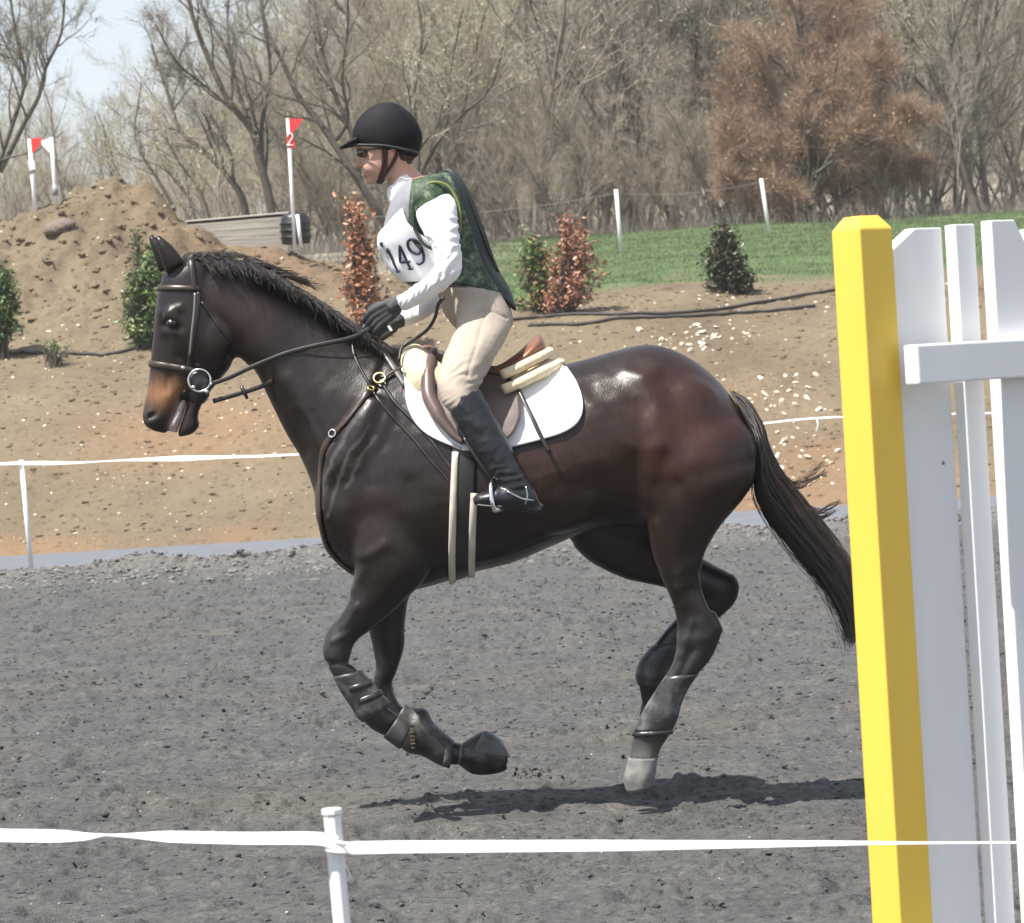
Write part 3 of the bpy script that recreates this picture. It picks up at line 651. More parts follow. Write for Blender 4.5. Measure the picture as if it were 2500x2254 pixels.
# flags beside the jumps
def flag_pole(label, Y, top, base, r, flag=None, fmat=None, plate=None, group=None, band=None):
    p, q = W(*top, Y), W(*base, Y)
    t = thing('flag_pole', label, 'flag', tuple(q), group)
    b = Bag(); b.tube([q - (p - q) * 0.06, p], r, 10); add('pole', b.mesh('pole', m_pvc, True), t)
    if flag:
        P = [W(x, y, Y - .02) for x, y in flag]; n = len(P); b = Bag(); th = np.array([0, .006, 0])
        b.put(np.vstack([P, np.array(P) + th]), [tuple(range(n)), tuple(range(n, 2 * n))[::-1]] + [(i, (i + 1) % n, n + (i + 1) % n, n + i) for i in range(n)])
        add('flag', b.mesh('flag', fmat), t)
    if plate:
        x0, y0, x1, y1, pm, digit, tilt = plate
        P = [W(x0, y0, Y - .035), W(x1, y0 + tilt, Y - .035), W(x1 + 3, y1 + tilt, Y - .035), W(x0 + 3, y1, Y - .035)]; b = Bag(); th = np.array([0, .01, 0])
        b.put(np.vstack([P, np.array(P) + th]), [(0, 1, 2, 3), (7, 6, 5, 4)] + [(i, (i + 1) % 4, 4 + (i + 1) % 4, 4 + i) for i in range(4)])
        pl = add('number_plate', b.mesh('number_plate', pm), t)
        if digit:
            strokes, dm, wd = digit
            vv = Bag()
            for s in strokes:
                s = catmull(np.array(s), 5); D = np.array([W(x, y, Y - .041) for x, y in s]); vv.tube(D, wd, 6)
            add('numeral', vv.mesh('numeral', dm, True), pl)
    if band:
        b = Bag(); f = lambda s: q + (p - q) * s
        b.tube([f(band[0]), f(band[1])], r * 1.5, 10); add('band', b.mesh('band', band[2], True), t)
    return t
m_fwhite = material('white_flag', (0.80, 0.80, 0.80), 0.55); m_greyb = material('grey_band', (0.30, 0.30, 0.34), 0.6)
two = [[(702, 335), (704, 328), (709, 326), (714, 330), (713, 338), (707, 347), (702, 355), (702, 356)], [(702, 356), (708, 354), (715, 356)]]
flag_pole('red flag on a white pole above a red plate numbered 2, by the timber jump', 46.6, (703, 290), (719, 592), .026, [(701, 289), (740, 291), (724, 314), (708, 330), (702, 328)], m_red, (699, 327, 717, 361, m_red, (two, m_fwhite, .009), 1))
flag_pole('leftmost white pole with a red flag and small white plate on the mound', 47.2, (72, 340), (88, 536), .030, [(69, 340), (102, 336), (98, 352), (84, 372), (71, 371)], m_red, (68, 392, 83, 414, m_fwhite, None, 0), band=(.58, .63, m_greyb))
flag_pole('white pole with a white flag just right of the red one on the mound', 48.2, (125, 336), (138, 510), .028, [(100, 344), (128, 335), (131, 374), (122, 374), (103, 356)], m_fwhite, band=(.19, .33, m_greyb))
p, q = W(726, 524, 46.5), W(734, 588, 46.5); b = Bag(); b.tube([q - UPV * .1, p], .026, 8)
o = add('marker_post', b.mesh('marker_post', m_pvc, True)); o['label'] = 'short white stake in front of the black drum by the timber jump'; o['category'] = 'stake'

# timber jump with weathered boards, black drum at its end
m_tim = noisy('weathered_timber', [(0.3, (0.24, 0.215, 0.18)), (0.7, (0.44, 0.41, 0.36))], 5, 0.9, 0.5, 0.01, 12, stretch=(0.25, 1, 6))
YT = 47.3
tj = thing('timber_jump', 'long low jump of weathered grey boards on top of the bank', 'jump', tuple(W(590, 590, YT)))
for i in range(4):
    f0, f1 = i / 4, (i + 0.92) / 4 + (0.6 if i == 3 else 0)
    A = [W(455, 541 + 58 * f0, YT - .15 * i / 4), W(705, 520 + 74 * f0, YT - .15 * i / 4), W(705, 520 + 74 * f1, YT - .15 * i / 4), W(455, 541 + 58 * f1, YT - .15 * i / 4)]; b = Bag(); th = np.array([0, .09, 0])
    b.put(np.vstack([A, np.array(A) + th]), [(0, 1, 2, 3), (7, 6, 5, 4)] + [(k, (k + 1) % 4, 4 + (k + 1) % 4, 4 + k) for k in range(4)])
    add('board', b.mesh('board', m_tim, False, .008), tj)
b = Bag(); A = [W(455, 540, YT), W(705, 519, YT), W(705, 519, YT + .5) + UPV * .01, W(455, 540, YT + .5) + UPV * .01]; b.put(np.vstack([A, np.array(A) - UPV * .05]), [(0, 1, 2, 3), (7, 6, 5, 4)] + [(k, (k + 1) % 4, 4 + (k + 1) % 4, 4 + k) for k in range(4)])
add('top_board', b.mesh('top_board', m_tim), tj)
dr = thing('black_drum', 'black ribbed drum with a domed top at the end of the timber jump', 'drum', tuple(W(723, 592, 47.0)))
c0 = W(723, 588, 47.0); hgt = 70 * 47 / FPX; R_ = 37 * 47 / FPX
prof = [(0.94, -0.1), (0.97, .06), (1.0, .10), (.97, .14), (.98, .30), (1.01, .34), (.98, .38), (.98, .55), (1.0, .59), (.95, .64), (.92, .78), (.80, .90), (.5, .98), (0.02, 1.0)]
V_, F_ = [], []; k = 28
for i, (rr_, zz_) in enumerate(prof):
    for j in range(k): a = 2 * math.pi * j / k; V_.append(c0 + np.array([rr_ * R_ * math.cos(a), rr_ * R_ * math.sin(a), zz_ * hgt]))
F_ = [(i * k + j, i * k + (j + 1) % k, (i + 1) * k + (j + 1) % k, (i + 1) * k + j) for i in range(len(prof) - 1) for j in range(k)]
b = Bag(); b.put(V_, F_); add('drum_shell', b.mesh('drum_shell', m_black, True), dr)
b = Bag()
for z in (.12, .36, .6): b.tube([c0 + np.array([1.012 * R_ * math.cos(a), 1.012 * R_ * math.sin(a), z * hgt]) for a in np.linspace(0, 2 * math.pi, 29)], .012, 6, False)
add('drum_rib', b.mesh('drum_rib', m_black, True), dr)

# boulder and tufts
p = on_land(145, 575); m_rock = noisy('brown_rock', [(0.3, (0.11, 0.085, 0.065)), (0.7, (0.24, 0.195, 0.16))], 4, 0.85, 0.6, 0.03, 9)
v, f = [], []
rk = rocks('boulder', np.zeros((1, 3)), np.ones(1), m_rock, 61, 1.0)
o = add('boulder', rk, label='dark brown boulder lying on the soil mound below the flags', category='rock'); o.location = (p[0], p[1], p[2] + .10); o.scale = (.23, .16, .15); o.rotation_euler = (.2, -.35, .1)
mo = o.modifiers.new('s', 'SUBSURF'); mo.levels = 2; mo.render_levels = 2
m_leaf = [material('leaf_green', (0.075, 0.13, 0.03), 0.42, spec=0.5), material('leaf_mid', (0.045, 0.085, 0.022), 0.42, spec=0.5), material('leaf_light', (0.17, 0.22, 0.075), 0.42, spec=0.5)]
m_ldark = [material('leaf_dark', (0.032, 0.048, 0.018), 0.4, spec=0.5), material('leaf_bronze', (0.075, 0.055, 0.022), 0.42), material('leaf_deep', (0.045, 0.062, 0.025), 0.42)]
m_lrust = [material('leaf_rust', (0.34, 0.145, 0.070), 0.45, spec=0.5), material('leaf_pale_rust', (0.52, 0.30, 0.18), 0.42, spec=0.5), material('leaf_brown', (0.185, 0.085, 0.045), 0.5)]
m_lred = [material('leaf_red', (0.36, 0.165, 0.10), 0.45, spec=0.5), material('leaf_pink', (0.46, 0.25, 0.17), 0.45), material('leaf_maroon', (0.20, 0.095, 0.055), 0.5)]
def leaves(name, pts, size, mats, seed, weights=None, droop=0.0):
    r = np.random.RandomState(seed); n = len(pts); a = r.randn(n, 3); a[:, 2] = a[:, 2] * 0.7 + droop; a /= np.linalg.norm(a, axis=1)[:, None]
    s = np.cross(a, r.randn(n, 3)); s /= np.linalg.norm(s, axis=1)[:, None]; nn = np.cross(a, s)
    sz = (size * (0.6 + 0.8 * r.rand(n)))[:, None]
    q = [pts, pts + a * sz * .5 + s * sz * .22 + nn * sz * .06, pts + a * sz, pts + a * sz * .5 - s * sz * .22 + nn * sz * .06]
    v = np.stack(q, 1).reshape(-1, 3); me = mesh_np(name, v, np.arange(4 * n).reshape(-1, 4))
    for m in mats: me.materials.append(m)
    me.polygons.foreach_set('material_index', r.choice(len(mats), n, p=weights).astype(np.int32)); return me
def shrub(label, Y, outline, base, nstem, nleaf, size, mats, seed, weights=None, name='shrub', depth=0.8, droop=0.0, clump=0.05, category='shrub', parts=None, stem=None, gap=0.45):
    """outline: silhouette rows (y, x0, x1) in pixels from top to base; the crown is as deep as it is wide."""
    r = np.random.RandomState(seed); O = np.array(outline, float); k = Y / FPX
    bp = W(base[0], base[1], Y); bp[2] = float(land_rough(np.array([bp[0]]), np.array([bp[1]]))[0])
    t = thing(name, label, category, tuple(bp))
    tips = []; lines = []
    for i in range(nstem):
        u = r.rand() ** 0.8; y = O[0, 0] + (O[-1, 0] - O[0, 0]) * u * 0.93; x0, x1 = np.interp(y, O[:, 0], O[:, 1]), np.interp(y, O[:, 0], O[:, 2])
        a = r.rand() * 6.283; rr_ = math.sqrt(r.rand()) * 0.98; c = (x0 + x1) / 2; h = (x1 - x0) / 2
        tp = W(c + h * rr_ * math.cos(a), y, Y) + np.array([0, h * k * depth * rr_ * math.sin(a), 0]); tips.append((tp, max(.3, 1 - rr_)))
        bs = bp + np.array([r.randn() * .05, r.randn() * .05, -.05]); m = bs + (tp - bs) * .55 + np.array([0, 0, .10 * (1 - rr_)])
        lines.append((catmull([bs, m, tp], 3), np.linspace(.012, .004, 7)))
    o = bpy.data.objects.new('stems', tubes_mesh('stems', lines, 4, stem or m_bark[1])); COL.objects.link(o); o.parent = t; o.location = tuple(-bp)
    tp = np.array([a for a, _ in tips]); idx = r.randint(0, len(tp), nleaf)
    back = (r.rand(nleaf, 1) ** 1.5) * gap
    P = tp[idx] + (bp + np.array([0, 0, .1]) - tp[idx]) * back + r.randn(nleaf, 3) * clump
    o = bpy.data.objects.new('foliage', leaves('foliage', P, size, mats, seed + 1, weights, droop)); COL.objects.link(o); o.parent = t; o.location = tuple(-bp); o['kind'] = 'stuff'
    return t
shrub('dense dark green bush cut off by the left edge of the picture', 43.0, [(640, -10, 20), (680, -30, 48), (730, -50, 58), (780, -50, 58), (835, -40, 25)], (0, 846), 70, 3400, .075, m_leaf, 1, [.4, .45, .15])
shrub('leafy green bush behind the horse\'s face', 43.0, [(612, 352, 385), (640, 318, 420), (690, 300, 440), (740, 292, 445), (790, 292, 425), (838, 312, 400)], (350, 846), 80, 4200, .075, m_leaf, 2, [.45, .3, .25])
shrub('slender sapling with dry copper leaves in front of the rider', 42.0, [(458, 845, 880), (500, 840, 895), (560, 835, 905), (640, 835, 925), (720, 838, 950), (785, 845, 940)], (890, 800), 60, 1700, .085, m_lrust, 3, [.5, .28, .22], 'sapling', gap=.3, droop=-.3)
shrub('loose green bush to the right of the rider, against the rust coloured one', 44.0, [(555, 1296, 1312), (590, 1280, 1330), (640, 1272, 1350), (700, 1258, 1360), (760, 1250, 1365)], (1310, 772), 44, 1500, .075, [m_leaf[0], m_leaf[2], m_lrust[2]], 4, [.5, .25, .25], gap=.35)
shrub('rust red leafy bush right of the rider at the foot of the grass', 43.6, [(520, 1358, 1400), (560, 1352, 1440), (620, 1345, 1470), (680, 1335, 1480), (730, 1325, 1440), (762, 1320, 1420)], (1380, 770), 64, 2500, .075, m_lred, 5, [.45, .25, .3], gap=.35)
shrub('dark pointed evergreen bush on the grass left of the yellow post', 44.5, [(550, 1750, 1765), (585, 1725, 1795), (640, 1715, 1830), (690, 1722, 1850), (725, 1738, 1845), (742, 1755, 1830)], (1790, 748), 90, 4600, .075, m_ldark, 6, [.5, .2, .3], name='evergreen_bush', clump=.06)
shrub('tiny green weed growing on the side of the soil mound', 45.2, [(556, 328, 340), (590, 322, 346)], (334, 596), 12, 130, .06, [m_leaf[1]], 7, name='weed', category='weed')
shrub('low pale weeds at the foot of the leafy green bush', 42.6, [(832, 105, 150), (852, 85, 190)], (130, 858), 22, 170, .045, [m_leaf[2], m_leaf[0]], 8, name='weeds', category='weeds')

# black irrigation hoses on the bank
m_hose = material('black_hose', (0.03, 0.028, 0.026), 0.6)
def hose(label, px, Y0):
    P = np.array([on_land(a, c) for a, c in resample(np.array(px, float), 26)]); P[:, 2] += .02
    b = Bag(); b.tube(catmull(P, 3), .022, 6); o = add('hose', b.mesh('hose', m_hose, True)); o['label'] = label; o['category'] = 'hose'
hose('upper black hose running along the bank from the rust bush to the yellow post', [(1240, 786), (1400, 770), (1560, 772), (1720, 765), (1900, 735), (2060, 708), (2300, 690)], 43)
hose('lower black hose crossing the upper one on the bank right of the rider', [(1290, 798), (1420, 796), (1520, 780), (1640, 778), (1760, 772), (1900, 762), (1990, 752)], 43)
hose('black hose lying along the bank below the left-hand bushes', [(-60, 870), (60, 866), (180, 866), (260, 872), (340, 852), (420, 850)], 43)

# ------------------------------------------------------------------ the show-jump wing
YJ = 7.25; TH = rad(35)
jx = np.array([math.cos(TH), math.sin(TH), 0]); jn = np.array([math.sin(TH), -math.cos(TH), 0])     # along the wing, and out of its face
jo = W(2099, 558, YJ); jo[2] = 0                                       # front edge line of the post
wing = thing('jump_wing', 'yellow post with a wing of tall white boards, right foreground', 'jump wing', tuple(jo))
ztop = W(2103, 558, YJ)[2]; tipz = W(2103, 525, YJ)[2]
s_ = 0.096; b = Bag()
def cols(o, a, d, z0, z1, taper=0):
    """upright box: a along the wing, d deep (away from its face), from z0 to z1."""
    q = [o, o + jx * a, o + jx * a - jn * d, o - jn * d]; c = sum(q) / 4
    lo = np.array([p + UPV * z0 for p in q]); hi = np.array([c + (p - c) * (1 - taper) + UPV * z1 for p in q])
    return np.vstack([lo, hi]), [(3, 2, 1, 0), (4, 5, 6, 7)] + [(i, (i + 1) % 4, 4 + (i + 1) % 4, 4 + i) for i in range(4)]
v, f = cols(jo, s_, s_, 0.02, ztop); cap, cf = cols(jo, s_, s_, ztop, tipz, 0.42)
b.put(np.vstack([v[:4], v[4:], cap[4:]]), [(3, 2, 1, 0)] + [(i, (i + 1) % 4, 4 + (i + 1) % 4, 4 + i) for i in range(4)] + [(4 + i, 4 + (i + 1) % 4, 8 + (i + 1) % 4, 8 + i) for i in range(4)] + [(8, 9, 10, 11)])
add('post', b.mesh('post', m_yel, False, .0035), wing)
rec = s_ * 0.42                                                          # boards sit back from the post's face
def board(a0, a1, ztl, ztr, chl=0, chr_=0, z0=0.05, dth=.036, m=None, off=0.0):
    o = jo + jx * (s_ + a0) - jn * (rec + off); w = a1 - a0
    poly = [(0, z0), (w, z0)]
    poly += [(w, ztr - chr_[1]), (w - chr_[0], ztr)] if chr_ else [(w, ztr)]
    poly += [(chl[0], ztl), (0, ztl - chl[1])] if chl else [(0, ztl)]
    b = Bag(); b.prism(poly, dth, (o, jx, UPV, -jn)); return add('board', b.mesh('board', m or m_white, False, .003), wing)
def at_px(px, off=0.0):                                                 # distance along the wing face seen at a pixel column (at rail height)
    best = None
    for a in np.linspace(-.1, .9, 1001):
        p = jo + jx * (s_ + a) - jn * (rec + off); p[2] = 1.75
        x = proj(p[None])[0][0]
        if best is None or abs(x - px) < best[0]: best = (abs(x - px), a)
    return best[1]
def z_at(a, py):
    best = None
    for z in np.linspace(1.0, 2.2, 1201):
        p = jo + jx * (s_ + a) - jn * rec; p[2] = z; y = proj(p[None])[1][0]
        if best is None or abs(y - py) < best[0]: best = (abs(y - py), z)
    return best[1]
def px_of(a, z): 
    p = jo + jx * (s_ + a) - jn * rec; p[2] = z; return proj(p[None])
O = (0.0, -.036, -.072)                                                 # each board is nailed on in front of the one before it
B = [(at_px(2182), at_px(2303)), (at_px(2336, O[1]), at_px(2384, O[1])), (at_px(2425, O[2]), at_px(2520, O[2]))]
z1 = z_at(B[0][1], 555); z2 = z_at(at_px(2360), 550); z3 = z_at(at_px(2450), 542)
B0 = (0.004, B[0][1])
board(B0[0], B0[1], z1, z1, chl=(at_px(2238) - B0[0], z1 - z_at(B0[0] + .004, 630)))
board(B[1][0], B[1][1], z2, z2, off=O[1]); board(B[2][0], B[2][1], z3, z3, chr_=(0.05, 0.085), off=O[2])
x0 = B[2][1] + .03
board(x0, x0 + .075, z3 - .02, z3 - .02, off=O[1]); board(x0 + .105, x0 + .24, z3 - .03, z3 - .03, chr_=(.06, .09))
zr1, zr0 = z_at(at_px(2238), 842), z_at(at_px(2238), 937)
RO = -(.072 + .048); ra = at_px(2226, RO)
o = jo + jx * (s_ + ra) - jn * (rec + RO); ln = x0 + .26; b = Bag()
v, f = cols(o, ln - ra, .046, zr0, zr1); b.put(v, f); add('rail', b.mesh('rail', m_white, False, .005), wing)
o2 = jo + jx * (s_ + ln); v, f = cols(o2, s_, s_, .02, ztop); b = Bag(); b.put(v, f); add('post', b.mesh('post', m_yel, False, .0035), wing)
for oo in (jo, o2):
    v, f = cols(oo + jn * .35 + jx * .001, s_ - .002, .7 + s_, 0.0, .085); b = Bag(); b.put(v, f); add('foot', b.mesh('foot', m_white, False, .004), wing)
# a screw on the first board
for px, py in ((2273, 1136),):
    p = jo + jx * (s_ + at_px(px)) - jn * rec; p[2] = z_at(at_px(px), py) if py < 1000 else 1.5 - (py - 903) * YJ / FPX * 1.02
    b = Bag(); b.tube([p - jn * .002, p + jn * .002], .0042, 10); add('screw', b.mesh('screw', material('screw_head', (.28, .29, .33), .4, metal=.5), True), wing)
# ------------------------------------------------------------------ the horse
YH = 11.52                                      # depth of the horse's mid-plane
def HW(px, py, dy=0.0): return W(px, py, YH + dy)
def loft(sections, sub=5, n=28, cap=True, power=2.0):
    """Closed skin through oval sections. Each: (ax, ay, bx, by, halfwidth, dy[, egg]); a-b is the oval's axis seen in profile."""
    S = np.array([(list(s) + [0.0] * 7)[:7] for s in sections], float); S = catmull(S, sub)
    th = np.linspace(0, 2 * math.pi, n, endpoint=False); c, s = np.cos(th), np.sin(th)
    if power != 2.0: c = np.sign(c) * np.abs(c) ** (2 / power); s = np.sign(s) * np.abs(s) ** (2 / power)
    rings = []
    for ax, ay, bx, by, w, dy, egg in S:
        A, B = HW(ax, ay, dy), HW(bx, by, dy); C = (A + B) / 2; e = (A - B) / 2
        rings.append(C + c[:, None] * e + (s * (1 - egg * c))[:, None] * np.array([0, max(w, 0.004), 0]))
    V = np.vstack(rings); m = len(rings)
    F = [(i * n + j, i * n + (j + 1) % n, (i + 1) * n + (j + 1) % n, (i + 1) * n + j) for i in range(m - 1) for j in range(n)]
    if cap:
        V = np.vstack([V, rings[0].mean(0), rings[-1].mean(0)]); a, b = len(V) - 2, len(V) - 1
        F += [(a, (j + 1) % n, j) for j in range(n)] + [(b, (m - 1) * n + j, (m - 1) * n + (j + 1) % n) for j in range(n)]
    # outward facing
    v0, v1, v2 = V[F[n][0]], V[F[n][1]], V[F[n][2]]
    if np.dot(np.cross(v1 - v0, v2 - v0), v0 - V[n:2 * n].mean(0)) < 0: F = [f[::-1] for f in F]
    return V, F
def ball(px, py, dy, rx, ry, rw, ang=0.0, n=16):
    """Egg shaped lump: radii rx, ry in photograph pixels, rw metres across."""
    k = YH / FPX; c0, s0 = math.cos(ang), math.sin(ang)
    V, F = [], []
    for i in range(n + 1):
        ph = math.pi * i / n
        for j in range(n):
            t = 2 * math.pi * j / n
            a, b, d = math.sin(ph) * math.cos(t), math.sin(ph) * math.sin(t), math.cos(ph)
            X, Yp = a * rx, d * ry
            V.append(HW(px + X * c0 - Yp * s0, py + X * s0 + Yp * c0, dy) + np.array([0, b * rw, 0]))
    for i in range(n):
        for j in range(n):
            F.append((i * n + j, i * n + (j + 1) % n, (i + 1) * n + (j + 1) % n, (i + 1) * n + j))
    V = np.array(V); f = F[n * (n // 2)]; nn = np.cross(V[f[1]] - V[f[0]], V[f[2]] - V[f[0]])
    if np.dot(nn, V[f[0]] - V.mean(0)) < 0: F = [q[::-1] for q in F]
    return V, F
def remesh(name, pieces, voxel, smooth_it=2):
    b = Bag()
    for v, f in pieces: b.put(v, f)
    me = b.mesh(name); o = bpy.data.objects.new(name, me); COL.objects.link(o)
    m = o.modifiers.new('r', 'REMESH'); m.mode = 'VOXEL'; m.voxel_size = voxel; m.use_smooth_shade = True
    dg = bpy.context.evaluated_depsgraph_get(); new = bpy.data.meshes.new_from_object(o.evaluated_get(dg))
    bpy.data.objects.remove(o); bpy.data.meshes.remove(me); new.name = name
    V = np.empty(len(new.vertices) * 3, np.float32); new.vertices.foreach_get('co', V); V = V.reshape(-1, 3).astype(float)
    V = relax(new, V, smooth_it); put_co(new, V)
    new.polygons.foreach_set('use_smooth', np.ones(len(new.polygons), bool))
    return new
def relax(me, V, it, lam=0.5, mask=None):
    mu = 1.03 if mask is None else 0.25
    E = np.empty(len(me.edges) * 2, np.int32); me.edges.foreach_get('vertices', E); E = E.reshape(-1, 2)
    deg = np.bincount(E.ravel(), minlength=len(V)).astype(float)[:, None]
    for k in range(it * 2):
        S = np.zeros_like(V)
        for a in range(3):
            S[:, a] = np.bincount(E[:, 0], V[E[:, 1], a], len(V)) + np.bincount(E[:, 1], V[E[:, 0], a], len(V))
        l = lam if k % 2 == 0 else -lam * mu
        d = (S / np.maximum(deg, 1) - V) * l
        V = V + (d if mask is None else d * mask[:, None])
    return V
def put_co(me, V):
    me.vertices.foreach_set('co', np.ascontiguousarray(V, np.float32).ravel()); me.update()
def get_co(me):
    V = np.empty(len(me.vertices) * 3, np.float32); me.vertices.foreach_get('co', V); return V.reshape(-1, 3).astype(float)
def get_no(me):
    V = np.empty(len(me.vertices) * 3, np.float32); me.vertex_normals.foreach_get('vector', V); return V.reshape(-1, 3).astype(float)
def seg_dist(px, py, line):
    d = np.full(px.shape, 1e9)
    for (x0, y0), (x1, y1) in zip(line[:-1], line[1:]):
        vx, vy = x1 - x0, y1 - y0; t = np.clip(((px - x0) * vx + (py - y0) * vy) / (vx * vx + vy * vy + 1e-9), 0, 1)
        d = np.minimum(d, np.hypot(px - x0 - t * vx, py - y0 - t * vy))
    return d

Q = []
Q.append(loft([(768, 1215, 782, 1300, .05, 0), (780, 1140, 800, 1350, .15, 0), (800, 1060, 860, 1405, .205, 0), (850, 950, 935, 1430, .235, 0, .18), (905, 850, 1010, 1440, .25, 0, .35),
               (985, 853, 1090, 1420, .265, 0, .32), (1080, 885, 1160, 1397, .29, 0, .22), (1200, 905, 1250, 1374, .305, 0, .15), (1330, 898, 1340, 1337, .305, 0, .12), (1420, 880, 1430, 1300, .29, 0, .1),
               (1500, 857, 1520, 1285, .275, 0, .08), (1577, 840, 1600, 1290, .275, 0, .12), (1650, 856, 1680, 1285, .265, 0, .15), (1722, 900, 1750, 1255, .235, 0, .12), (1783, 965, 1812, 1205, .175, 0), (1828, 1040, 1848, 1165, .09, 0)], 6, 40))
Q.append(loft([(462, 638, 556, 850, .072, 0), (520, 634, 585, 880, .080, 0), (590, 650, 622, 905, .085, 0, .12), (660, 686, 655, 970, .092, 0, .2), (730, 728, 697, 1055, .105, 0, .25), (800, 772, 738, 1125, .13, 0, .25), (865, 815, 768, 1205, .165, 0, .2), (940, 850, 800, 1330, .2, 0)], 6, 32))
Q.append(loft([(448, 628, 540, 655, .055, 0), (412, 650, 540, 715, .075, 0), (390, 695, 558, 800, .092, 0), (380, 750, 574, 862, .098, 0), (376, 800, 566, 892, .090, 0, .12), (371, 850, 536, 928, .073, 0, .1), (366, 900, 508, 958, .060, 0), (360, 950, 462, 968, .054, 0), (352, 988, 436, 1000, .052, 0),
               (348, 1020, 420, 1034, .054, 0), (356, 1040, 410, 1052, .044, 0), (375, 1052, 405, 1058, .028, 0)], 6, 28))
Q.append(loft([(458, 930, 530, 925, .044, 0), (458, 962, 514, 955, .038, 0), (454, 992, 496, 982, .034, 0), (446, 1022, 484, 1012, .034, 0), (436, 1050, 486, 1040, .034, 0), (434, 1068, 470, 1060, .022, 0)], 5, 20))
# ears
for dy, dx in ((-.055, 0), (.055, -16)):
    Q.append(loft([(405 + dx, 668, 450 + dx, 640, .022, dy), (396 + dx, 640, 437 + dx, 618, .026, dy), (385 + dx, 605, 416 + dx, 595, .022, dy), (377 + dx, 578, 388 + dx, 574, .008, dy)], 4, 14))
# near foreleg
Q.append(loft([(850, 1200, 1030, 1180, .07, -.155), (862, 1290, 1055, 1310, .095, -.17), (866, 1385, 1045, 1400, .092, -.175), (858, 1450, 985, 1470, .074, -.175), (830, 1505, 912, 1532, .054, -.175), (797, 1542, 872, 1563, .048, -.175),
               (788, 1580, 858, 1590, .049, -.175), (794, 1614, 855, 1616, .045, -.175), (812, 1648, 872, 1636, .036, -.175), (838, 1690, 895, 1668, .033, -.175), (863, 1730, 922, 1700, .036, -.175), (884, 1760, 940, 1722, .041, -.175), (912, 1782, 958, 1738, .036, -.17), (938, 1796, 974, 1746, .036, -.165)], 6, 22))
# far foreleg
Q.append(loft([(870, 1280, 1020, 1290, .08, .17), (875, 1390, 1040, 1405, .085, .175), (882, 1450, 1002, 1455, .075, .175), (893, 1510, 990, 1518, .06, .175), (908, 1570, 986, 1580, .05, .175), (917, 1625, 968, 1640, .045, .175), (912, 1668, 957, 1668, .038, .175), (922, 1715, 967, 1705, .033, .17), (942, 1765, 990, 1738, .034, .165),
               (972, 1810, 1012, 1748, .036, .16), (1012, 1838, 1040, 1766, .038, .155), (1055, 1856, 1070, 1790, .040, .15), (1095, 1866, 1104, 1810, .036, .15), (1125, 1868, 1128, 1815, .036, .15)], 6, 22))
# near hind leg
Q.append(loft([(1580, 985, 1785, 1005, .06, -.12), (1552, 1055, 1838, 1065, .115, -.15), (1556, 1130, 1848, 1150, .128, -.165), (1562, 1205, 1822, 1210, .115, -.17), (1576, 1275, 1760, 1285, .095, -.17), (1590, 1340, 1722, 1350, .074, -.17), (1612, 1405, 1714, 1405, .058, -.17), (1636, 1458, 1722, 1455, .050, -.17),
               (1651, 1503, 1747, 1505, .046, -.17), (1655, 1545, 1762, 1545, .045, -.17), (1650, 1598, 1740, 1600, .040, -.17), (1628, 1645, 1706, 1642, .034, -.17), (1602, 1685, 1680, 1676, .033, -.17), (1580, 1722, 1661, 1715, .036, -.17), (1562, 1758, 1652, 1755, .040, -.17), (1548, 1790, 1638, 1788, .040, -.17), (1541, 1825, 1614, 1825, .033, -.17), (1536, 1855, 1605, 1855, .036, -.17)], 6, 24))
# far hind leg: thigh drawn forward, gaskin nearly level
Q.append(loft([(1500, 1000, 1760, 1010, .10, .14), (1440, 1130, 1740, 1140, .12, .16), (1390, 1240, 1700, 1270, .115, .165), (1384, 1305, 1600, 1330, .09, .17), (1440, 1365, 1540, 1370, .06, .17)], 6, 24))
Q.append(loft([(1400, 1335, 1440, 1200, .07, .165), (1450, 1378, 1480, 1210, .095, .17), (1530, 1415, 1560, 1250, .09, .17), (1616, 1434, 1645, 1310, .075, .17), (1690, 1468, 1720, 1365, .058, .17), (1735, 1500, 1790, 1403, .047, .17)], 6, 24))
Q.append(loft([(1690, 1430, 1792, 1400, .042, .17), (1690, 1462, 1806, 1432, .047, .17), (1662, 1500, 1790, 1478, .045, .17), (1624, 1540, 1740, 1520, .038, .17), (1594, 1578, 1690, 1566, .034, .17), (1566, 1612, 1650, 1612, .038, .17), (1556, 1645, 1632, 1655, .040, .17), (1563, 1690, 1622, 1700, .034, .17), (1570, 1725, 1635, 1735, .036, .17)], 6, 22))
# muscle masses
for sd in (-1, 1):
    Q += [ball(905, 1120, sd * .150, 110, 160, .080, .35), ball(960, 1330, sd * .165, 95, 100, .078), ball(860, 1230, sd * .12, 80, 110, .10, .1), ball(1662, 1045, sd * .138, 118, 130, .110), ball(1610, 1200, sd * .178, 56, 74, .082),
           ball(520, 830, sd * .040, 52, 70, .056), ball(425, 775, sd * .072, 27, 21, .025), ball(377, 1018, sd * .040, 24, 22, .02), ball(1300, 1190, sd * .15, 210, 120, .155)]
horse_me = remesh('horse_body', Q, 0.0075, 11)
V = get_co(horse_me)
PX, PY = proj(V); mid = V[:, 1] - YH
wt = np.maximum(sstep(1480, 1560, PX) * (1 - sstep(1240, 1330, PY)) * (1 - sstep(1790, 1850, PX)), np.exp(-(((PX - 950) / 110) ** 2 + ((PY - 1270) / 110) ** 2) ** 2))
V = relax(horse_me, V, 45, 0.5, wt); put_co(horse_me, V); PX, PY = proj(V); mid = V[:, 1] - YH
